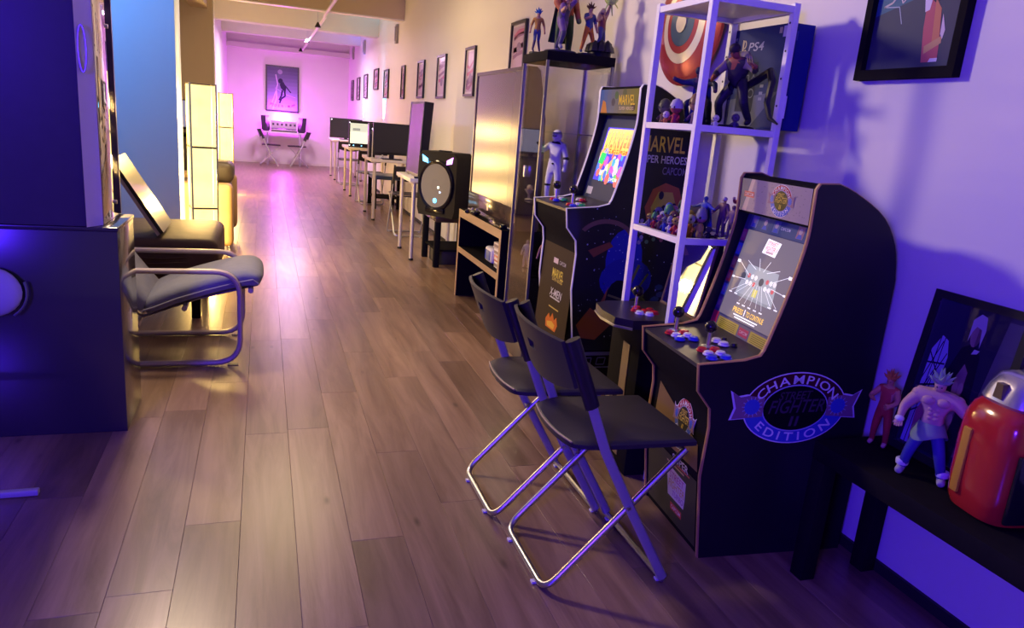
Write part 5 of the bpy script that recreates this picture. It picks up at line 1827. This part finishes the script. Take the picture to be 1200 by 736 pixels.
# round dish on the wall in place of the patterned one
t = thing('wall_disc', 'round domed red and cream disc hung on the wall behind the upper shelf', 'disc', (RW, 3.02, 1.755))
RM = Matrix.Rotation(-PI / 2, 4, 'Y')


def dome(r):
    return .02 + .075 * math.sqrt(max(0, 1 - (r / .31) ** 2))


def band(r0, r1, m, nm, lift=0.0):
    n = 5
    pr = [(r0 + (r1 - r0) * i / n, dome(r0 + (r1 - r0) * i / n) + lift) for i in range(n + 1)]
    prof = pr + [(r1, pr[-1][1] - .012), (r0, pr[0][1] - .012)] if r0 > 0.001 else pr + [(r1, pr[-1][1] - .012), (0, pr[0][1] - .012)]
    mb = MB()
    b = bmesh.new()
    rings = []
    SEG = 48
    for r, z in prof:
        rings.append([b.verts.new((max(r, .0004) * math.cos(2 * PI * k / SEG), max(r, .0004) * math.sin(2 * PI * k / SEG), z)) for k in range(SEG)])
    for i in range(len(rings)):
        A, B = rings[i], rings[(i + 1) % len(rings)]
        for k in range(SEG):
            b.faces.new((A[k], A[(k + 1) % SEG], B[(k + 1) % SEG], B[k]))
    bmesh.ops.recalc_face_normals(b, faces=b.faces[:])
    mb._take(b, RM)
    return mb.build(nm, m, t)


band(.232, .262, mat('disc_red', (.33, .03, .04), .28, metal=.35), 'outer_ring')
band(.170, .231, mat('disc_red', (.33, .03, .04)), 'red_ring')
band(.128, .169, mat('disc_cream', (.70, .62, .46), .28, metal=.3), 'cream_ring')
band(.098, .127, mat('disc_red', (.33, .03, .04)), 'inner_ring')
band(.042, .097, mat('disc_slate', (.05, .09, .15), .3, metal=.3), 'centre_ring')
band(.0, .041, mat('disc_cream', (.70, .62, .46)), 'centre_boss', .004)

# toys of the upper shelf
Z = US + .0005


def mini(name, lab, x, y, z, h, body, head, rz=PI / 2, hat=None, group=None, wide=1.0):
    t = thing(name, lab, 'toy', (x, y, z), rz, group)
    s = h
    MB().lathe([(.17 * s * wide, 0), (.19 * s * wide, .05 * s), (.16 * s * wide, .25 * s), (.17 * s * wide, .40 * s), (.07 * s, .50 * s), (0, .5 * s)], seg=12).build('body', cm(body, .4), t)
    hd_ = MB().sphere((0, 0, .70 * s), .27 * s * wide, (1, 1, .95), 12, 8).build('head', cm(head, .4), t)
    e = MB()
    for q in (-1, 1):
        e.sphere((q * .10 * s, .24 * s * wide, .70 * s), .05 * s, seg=6, rings=4)
    e.build('eyes', BLACK, hd_)
    a = MB()
    for q in (-1, 1):
        a.tube([(q * .16 * s * wide, 0, .38 * s), (q * .25 * s * wide, .06 * s, .28 * s), (q * .22 * s * wide, .14 * s, .20 * s)], .05 * s, seg=6)
    a.build('arms', cm(body, .4), t)
    if hat:
        MB().lathe([(.29 * s * wide, .66 * s), (.28 * s * wide, .80 * s), (.20 * s * wide, .98 * s), (.06 * s, 1.06 * s), (0, 1.07 * s)], seg=12).build('hat', cm(hat, .3), t)
    return t


mini('chibi_toy', 'small chibi toy with mossy green helmet on the upper shelf', 1.415, 2.505, Z, .088, (.16, .10, .06), (.20, .19, .10), PI * .6, (.12, .13, .06), 'chibi toys')
mini('chibi_toy', 'small chibi toy with silver domed hat and red body on the upper shelf', 1.415, 2.420, Z, .088, (.32, .03, .06), (.35, .08, .09), PI * .6, (.45, .43, .52), 'chibi toys')
mini('chibi_toy', 'small orange and white chibi toy sitting before the green helmeted one', 1.400, 2.462, Z, .05, (.50, .18, .05), (.68, .62, .58), PI * .6, None, 'chibi toys')
mini('chibi_toy', 'small brown headed chibi toy behind the middle shelf post', 1.445, 2.330, Z, .11, (.12, .06, .12), (.32, .18, .12), PI * .6, (.20, .12, .07), 'chibi toys')
DKB = (.025, .03, .075)
figure('winged_figurine', 'dark blue crouching figurine with spread wing on the upper shelf', (1.515, 2.43, Z), PI * .7, .25, {'head': (.10, .05, .10), 'torso': DKB, 'arm': (.03, .04, .10), 'thigh': (.02, .025, .06)},
       {'pelvis': (0, -.05, .34), 'spine': (0, 0, .45), 'chest': (0, .06, .56), 'neck': (0, .12, .63), 'head': (0, .16, .68), 'crown': (0, .19, .74), 'sl': (.11, .08, .58), 'sr': (-.11, .08, .58), 'el': (.24, .14, .56), 'wl': (.34, .22, .60), 'hl': (.37, .24, .62), 'er': (-.24, .14, .56), 'wr': (-.30, .25, .46), 'hr': (-.31, .28, .44),
        'pl': (.07, -.05, .32), 'kl': (.18, .12, .28), 'al': (.16, .0, .05), 'tl': (.17, .07, .03), 'pr': (-.07, -.05, .32), 'kr': (-.18, .12, .28), 'ar': (-.16, 0, .05), 'tr': (-.17, .07, .03)}, 1.25, ((.03, .03, .06), 'cap'), cape=(.05, .07, .22), base=(.055, .012, (.012, .012, .02)))
hooded = figure('dark_figurine', 'largest dark figurine with greyish mantle and long black tail on the upper shelf', (1.575, 2.30, Z), PI * .62, .31, {'head': (.34, .10, .07), 'torso': (.045, .035, .06), 'arm': (.26, .20, .20), 'forearm': (.05, .04, .07), 'thigh': (.03, .025, .045), 'shin': (.02, .018, .03)},
                {'pelvis': (0, -.02, .40), 'spine': (0, .0, .52), 'chest': (0, .05, .64), 'neck': (0, .10, .72), 'head': (0, .15, .77), 'crown': (0, .17, .83), 'sl': (.14, .06, .67), 'sr': (-.14, .06, .67), 'el': (.20, .16, .55), 'wl': (.14, .28, .50), 'hl': (.12, .31, .49), 'er': (-.24, .06, .58), 'wr': (-.30, .18, .62), 'hr': (-.31, .22, .63),
                 'kl': (.16, .10, .24), 'al': (.18, .0, .05), 'tl': (.19, .08, .03), 'kr': (-.16, .08, .24), 'ar': (-.18, -.05, .05), 'tr': (-.19, .03, .03)}, 1.3, ((.04, .03, .04), 'cap'), base=(.075, .014, (.012, .012, .018)), fingers=True)
bd = [c for c in hooded.children if c.name.startswith('body')][0]
MB().tube([(-.02, -.08, .42), (-.16, -.14, .52), (-.32, -.10, .60), (-.40, -.04, .48), (-.40, .0, .26), (-.48, .03, .10), (-.60, .05, .04)], [.04, .045, .045, .04, .035, .025, .01], seg=8).build('tail', BLACK, bd)
MB().tube([(-.13, .06, .70), (-.05, -.02, .76), (.05, -.02, .76), (.13, .06, .70)], .05, seg=8).build('mantle', mat('mantle_grey', (.24, .20, .21), .7), bd)
cl = MB()
for k in range(3):
    cl.tube([(-.31 + .02 * k, .22, .63), (-.315 + .025 * k, .27, .66), (-.31 + .03 * k, .29, .72)], [.010, .009, .002], seg=5)
cl.build('claw', mat('claw_gold', (.6, .5, .2), .3, metal=.4), bd)
mini('chibi_toy', 'small pale toy at the front edge of the upper shelf by the middle post', 1.47, 2.245, Z, .045, (.55, .52, .55), (.5, .46, .46), PI * .7, None, 'chibi toys')
mini('chibi_toy', 'small dark violet toy at the front edge of the upper shelf', 1.545, 2.240, Z, .055, (.06, .04, .12), (.10, .07, .14), PI * .7, None, 'chibi toys')

# crowd of small toys on the lower shelf, left half; mixed figures on the right half
Z = LS + .0005
CN = {'red': (.50, .04, .05), 'purple': (.20, .06, .30), 'blue': (.06, .10, .40), 'green': (.08, .28, .10), 'white': (.62, .60, .62), 'brown': (.24, .13, .08), 'pink': (.55, .20, .30), 'yellow': (.55, .42, .10), 'grey': (.22, .22, .26), 'orange': (.52, .18, .05)}
ROWS = [['purple', 'white', 'green', 'blue', 'red', 'grey', 'yellow'], ['blue', 'brown', 'white', 'purple', 'pink', 'brown', 'orange'], ['grey', 'red', 'brown', 'blue', 'white', 'red', 'pink']]
RN = ['back row', 'middle row', 'front row']
PN = ['first', 'second', 'third', 'fourth', 'fifth', 'sixth', 'last']
rr_ = random.Random(21)
for r_ in range(3):
    for k in range(7):
        y = 2.535 - .030 - .0385 * k + (.006 if r_ == 1 else 0)
        x = 1.490 - .040 * r_
        c = ROWS[r_][k]
        hc = ['brown', 'pink', 'grey', 'white', 'yellow'][(k + r_ * 2) % 5]
        h = (.100, .082, .066)[r_] * (1 + .25 * (rr_.random() - .5))
        mini('mini_toy', 'tiny %s toy, %s from the left in the %s of the lower shelf crowd' % (c, PN[k], RN[r_]), x, y, Z, h, tuple(q_ * .75 for q_ in CN[c]), tuple(q_ * .7 for q_ in CN[hc]), PI * (.55 + .3 * rr_.random()), CN[['blue', 'red', 'grey', 'green'][(k + r_) % 4]] if (k + r_) % 3 == 0 else None, 'crowd of tiny toys on the lower shelf', .72)
t = thing('flat_grey_board', 'small grey card standing at the back of the lower shelf', 'card', (1.60, 2.500, Z), .3)
MB().prism([(-.075, 0), (.075, 0), (.075, .085), (-.075, .095)], 'y', 0, .004).build('card', mat('grey_card', (.34, .30, .34), .5), t)
MB().box(-.04, .04, .004, .03, 0, .003).build('foot', BLACK, t)
tag(MB().box(-.10, .06, -.08, .09, 0, .004).build('pale_sheet', mat('pale_sheet', (.58, .55, .62), .4), None, (1.575, 2.40, Z), (0, 0, .35)), 'pale flat sheet lying on the lower shelf behind the crowd of toys', 'sheet')
figure('blue_figurine', 'blue cloaked figurine in the middle of the lower shelf', (1.545, 2.345, Z + .0045), PI * .6, .14, {'head': (.10, .12, .3), 'torso': (.06, .08, .38), 'arm': (.08, .10, .42), 'thigh': (.03, .04, .14)}, {'el': (.24, .02, .70), 'wl': (.34, .04, .68), 'hl': (.38, .05, .67), 'er': (-.24, .02, .70), 'wr': (-.34, .04, .68), 'hr': (-.38, .05, .67)}, 1.25, ((.05, .07, .25), 'cap'), cape=(.06, .09, .35))
figure('blue_figurine', 'dark green horned figurine at the back of the lower shelf', (1.53, 2.47, Z + .0045), PI * .6, .13, {'head': (.05, .10, .08), 'torso': (.03, .06, .06), 'thigh': (.02, .03, .05)}, {}, 1.3, ((.04, .07, .06), 'spike'))
figure('brown_figurine', 'brown armoured figurine with pale cap right of the blue one on the lower shelf', (1.595, 2.30, Z), PI * .6, .15, {'head': (.30, .18, .13), 'torso': (.18, .09, .10), 'arm': (.24, .14, .12), 'thigh': (.12, .07, .10)}, {'el': (.2, .06, .64), 'wl': (.18, .18, .58), 'hl': (.17, .21, .57)}, 1.3, ((.5, .45, .45), 'cap'))
figure('brown_figurine', 'dusky pink figurine at the right front of the lower shelf', (1.60, 2.245, Z), PI * .6, .125, {'head': (.36, .22, .2), 'torso': (.22, .13, .18), 'thigh': (.14, .09, .12)}, {}, 1.3, ((.2, .12, .12), 'cap'))
figure('golden_figurine', 'pale golden caped figurine at the right end of the lower shelf', (1.655, 2.265, Z), PI * .62, .18, {'head': (.6, .45, .3), 'torso': (.40, .07, .08), 'arm': (.35, .08, .09), 'thigh': (.12, .08, .14)}, {'el': (.18, .08, .72), 'wl': (.14, .18, .80), 'hl': (.14, .2, .84)}, 1.15, ((.62, .48, .16), 'long'), cape=(.66, .52, .22))
mini('mini_toy', 'tiny black toy lying near the right front corner of the lower shelf', 1.515, 2.255, Z, .045, (.02, .02, .03), (.05, .05, .07), PI * .7)

# ------------------------------------------------------------------ low black bench at the right with its things
BX0, BZ = 1.535, .44
t = thing('low_bench', 'low black side bench along the lavender wall at lower right', 'bench', (BX0, .0, 0))
BD = RW - .014 - BX0
MB().box(0, BD, -.35, 1.588, BZ - .055, BZ, .003).build('top', BLACKL, t)
for x, y in ((.0, 1.535), (BD - .05, 1.535), (0, -.34), (BD - .05, -.34)):
    MB().box(x, x + .05, y, y + .05, .0005, BZ - .055, .002).build('leg', BLACKL, t)
Z = BZ + .0005
# leaning framed print
tl = math.atan2(.058, .46)
t = thing('leaning_picture', 'black framed dark print leaning on the wall above the low bench', 'picture', (1.748, 1.387, Z + .001), 0)
piv = Matrix.Rotation(tl, 4, 'Y')
f = MB()
W2, HH = .149, .475
for a in ((-W2, -W2 + .022, 0, HH), (W2 - .022, W2, 0, HH)):
    f.box(0, .016, a[0], a[1], a[2], a[3])
f.box(0, .016, -W2 + .022, W2 - .022, 0, .022)
f.box(0, .016, -W2 + .022, W2 - .022, HH - .022, HH)
fo = f.build('frame', BLACK, t, rot=(0, tl, 0))
P = Print((.007, 0, 0), (0, -1, 0), (0, 0, 1))
w_, x_ = .243, .022
P.u = P.u * ((W2 - .022) / .243)
P.rect(-w_, w_, x_, HH - x_, (.018, .015, .05), .0)
LV = (.34, .32, .62)
P.poly([(-.215, .03), (-.12, .03), (-.10, .30), (-.125, .345), (-.165, .355), (-.205, .31)], LV, .0006)
for pts in ([(-.215, .12), (-.12, .16)], [(-.213, .2), (-.11, .22)], [(-.21, .27), (-.105, .28)], [(-.19, .03), (-.17, .35)], [(-.16, .03), (-.145, .352)], [(-.21, .22), (-.15, .34)], [(-.205, .30), (-.12, .24)], [(-.175, .2), (-.11, .31)], [(-.21, .16), (-.15, .26), (-.11, .2)]):
    P.line(pts, .005, (.02, .02, .05), .0009)
P.poly([(-.17, .04), (-.10, .03), (-.09, .16), (-.13, .20), (-.18, .13)], (.35, .10, .16), .0010)
P.poly([(-.10, .03), (.10, .03), (.09, .22), (.07, .33), (.02, .36), (-.04, .34), (-.085, .26), (-.12, .12)], (.014, .010, .024), .0012)
P.poly([(-.02, .10), (.035, .10), (.045, .18), (.035, .28), (.005, .30), (-.02, .26)], (.26, .15, .16), .0015)
for k in range(3):
    P.disc(-.006, .14 + .045 * k, .016, .018, (.34, .20, .20), .0018, n=10)
    P.disc(.026, .142 + .045 * k, .015, .018, (.34, .20, .20), .0018, n=10)
P.disc(.015, .385, .030, .036, (.30, .18, .18), .0015, n=14)
P.poly([(-.022, .36), (-.025, .42), (.01, .44), (.045, .435), (.058, .40), (.05, .35), (.035, .40), (.005, .405), (-.01, .39)], (.38, .34, .44), .0018)
P.poly([(.02, .33), (.05, .335), (.06, .345), (.03, .345)], (.45, .42, .5), .0018)
P.poly([(.10, .05), (.24, .05), (.24, .44), (.16, .44)], (.10, .09, .12), .0008)  # grey reflection on the clear cover, painted into the print
P.build('print', fo, rough=.2)
MB().box(.0055, .0065, -W2 + .022, W2 - .022, x_, HH - x_).build('cover_glass', GLASS, fo)

figure('red_figurine', 'red clad toy figure with orange hair at the left end of the bench', (1.705, 1.525, Z), PI * .62, .225, {'head': (.50, .22, .12), 'torso': (.42, .06, .05), 'arm': (.50, .20, .14), 'forearm': (.50, .22, .15), 'thigh': (.38, .04, .04), 'shin': (.36, .04, .04), 'boot': (.55, .3, .24)},
       {'el': (.17, .10, .66), 'wl': (.10, .20, .66), 'hl': (.08, .23, .68), 'er': (-.17, .10, .66), 'wr': (-.12, .20, .62), 'hr': (-.10, .23, .61), 'kl': (.07, .03, .26), 'kr': (-.08, .02, .26)}, 1.15, ((.50, .18, .05), 'spike'), fingers=True)
gf = figure('muscular_figurine', 'muscular toy figure with green spiky hair and blue trousers on the bench', (1.655, 1.328, Z), PI * .68, .295, {'head': (.50, .32, .28), 'torso': (.52, .33, .30), 'arm': (.52, .33, .30), 'forearm': (.50, .32, .29), 'hand': (.52, .34, .3), 'hip': (.16, .22, .22), 'thigh': (.05, .06, .28), 'shin': (.05, .06, .28), 'boot': (.40, .40, .38)},
            {'sl': (.145, 0, .78), 'sr': (-.145, 0, .78), 'el': (.24, .03, .64), 'wl': (.24, .13, .54), 'hl': (.235, .16, .51), 'er': (-.25, .05, .68), 'wr': (-.30, .14, .72), 'hr': (-.31, .17, .755), 'kl': (.12, .04, .26), 'al': (.16, .0, .055), 'tl': (.17, .08, .028), 'kr': (-.12, .06, .27), 'ar': (-.17, .02, .055), 'tr': (-.185, .10, .028), 'head': (0, .03, .885), 'crown': (0, .035, .94)},
            1.1, ((.26, .36, .28), 'spike'), fingers=True, radii={'chest': .115, 's': .068, 'e': .042, 'spine': .072, 'k': .048, 'a': .036, 't': .034, 'h': .032}, sub=2)
bd = [c for c in gf.children if c.name.startswith('body')][0]
m = MB()
for sx in (-1, 1):
    m.sphere((sx * .060, .085, .755), .052, (1.05, .55, .8))
    m.sphere((sx * .155, .01, .785), .055, (1, 1, .85))
    for k in range(3):
        m.sphere((sx * .026, .073, .68 - .042 * k), .024, (1, .5, .8))
m.build('muscles', cm((.52, .33, .30), .42), bd)
m = MB()
m.grid(lambda u, v: ((.10 + .05 * v) * math.cos(u * 2 * PI), (.085 + .05 * v) * math.sin(u * 2 * PI), .545 - .17 * v * (.75 + .25 * math.sin(u * 12))), 28, 4, (0, 0, -.004))
m.build('sash', mat('sash_green', (.18, .26, .25), .7), bd)
for s in 'lr':
    m = MB()
    a = Vector(dict(BASE_POSE, kl=(.12, .04, .26), al=(.16, .0, .055), kr=(-.12, .06, .27), ar=(-.17, .02, .055))['a' + s])
    m.lathe([(.052, .03), (.056, .05), (.056, .075), (.048, .085)], a, 12)
    m.build('cuff', cm((.62, .62, .68), .5), bd)
for w in ((.24, .13, .54), (-.30, .14, .72)):
    MB().sphere(w, .040, (1, 1, .8)).build('cuff', cm((.62, .62, .68), .5), bd)

# big red capsule toy
t = thing('red_capsule_robot', 'large glossy red capsule robot with silver dome and yellow bar on the bench', 'robot', (1.690, 1.140, Z), -.15)
t.scale = (.92, .92, .90)
RG = mat('red_gloss', (.50, .025, .02), .16, coat=.6)
SEG = 28


def sq(a, r, e=.62):
    c, s = math.cos(a), math.sin(a)
    return (r * math.copysign(abs(c) ** e, c), r * math.copysign(abs(s) ** e, s))


def shell(prof, m, nm, sx=1.0):
    mb = MB()
    rings = []
    for r, z in prof:
        rings.append([mb.bm.verts.new((sq(2 * PI * k / SEG, r)[0] * sx, sq(2 * PI * k / SEG, r)[1], z)) for k in range(SEG)])
    fs = []
    for A, B in zip(rings[:-1], rings[1:]):
        for k in range(SEG):
            fs.append(mb.bm.faces.new((A[k], A[(k + 1) % SEG], B[(k + 1) % SEG], B[k])))
    fs.append(mb.bm.faces.new(rings[0]))
    fs.append(mb.bm.faces.new(rings[-1]))
    bmesh.ops.recalc_face_normals(mb.bm, faces=fs)
    return mb.build(nm, m, t)


shell([(.076, 0), (.090, .008), (.098, .03), (.103, .09), (.105, .20), (.102, .265), (.090, .300), (.076, .315)], RG, 'body')
shell([(.076, .315), (.080, .323), (.070, .358), (.054, .390), (.038, .398)], mat('silver_dome', (.55, .53, .60), .25, metal=.8), 'dome')
bar = mat('amber_bar', (.62, .34, .03), .35)
MB().box(-.109, -.100, .022, .048, .050, .235, .003).build('yellow_bar', bar, t)
m = MB()
m.prism([(-.014, .332), (.014, .332), (.010, .372), (-.010, .372)], 'x', -.081, -.06)
m.build('dome_window', mat('dome_window', (.16, .13, .04), .2), t)
m = MB()
m.prism([(-.016, .332), (.016, .332), (.012, .372), (-.012, .372)], 'y', -.083, -.062)
m.build('dome_window', mat('dome_window', (.16, .13, .04), .2), t)
MB().box(-.076, .074, -.110, -.096, .025, .215, .006).build('dark_front_panel', BLACKG, t)
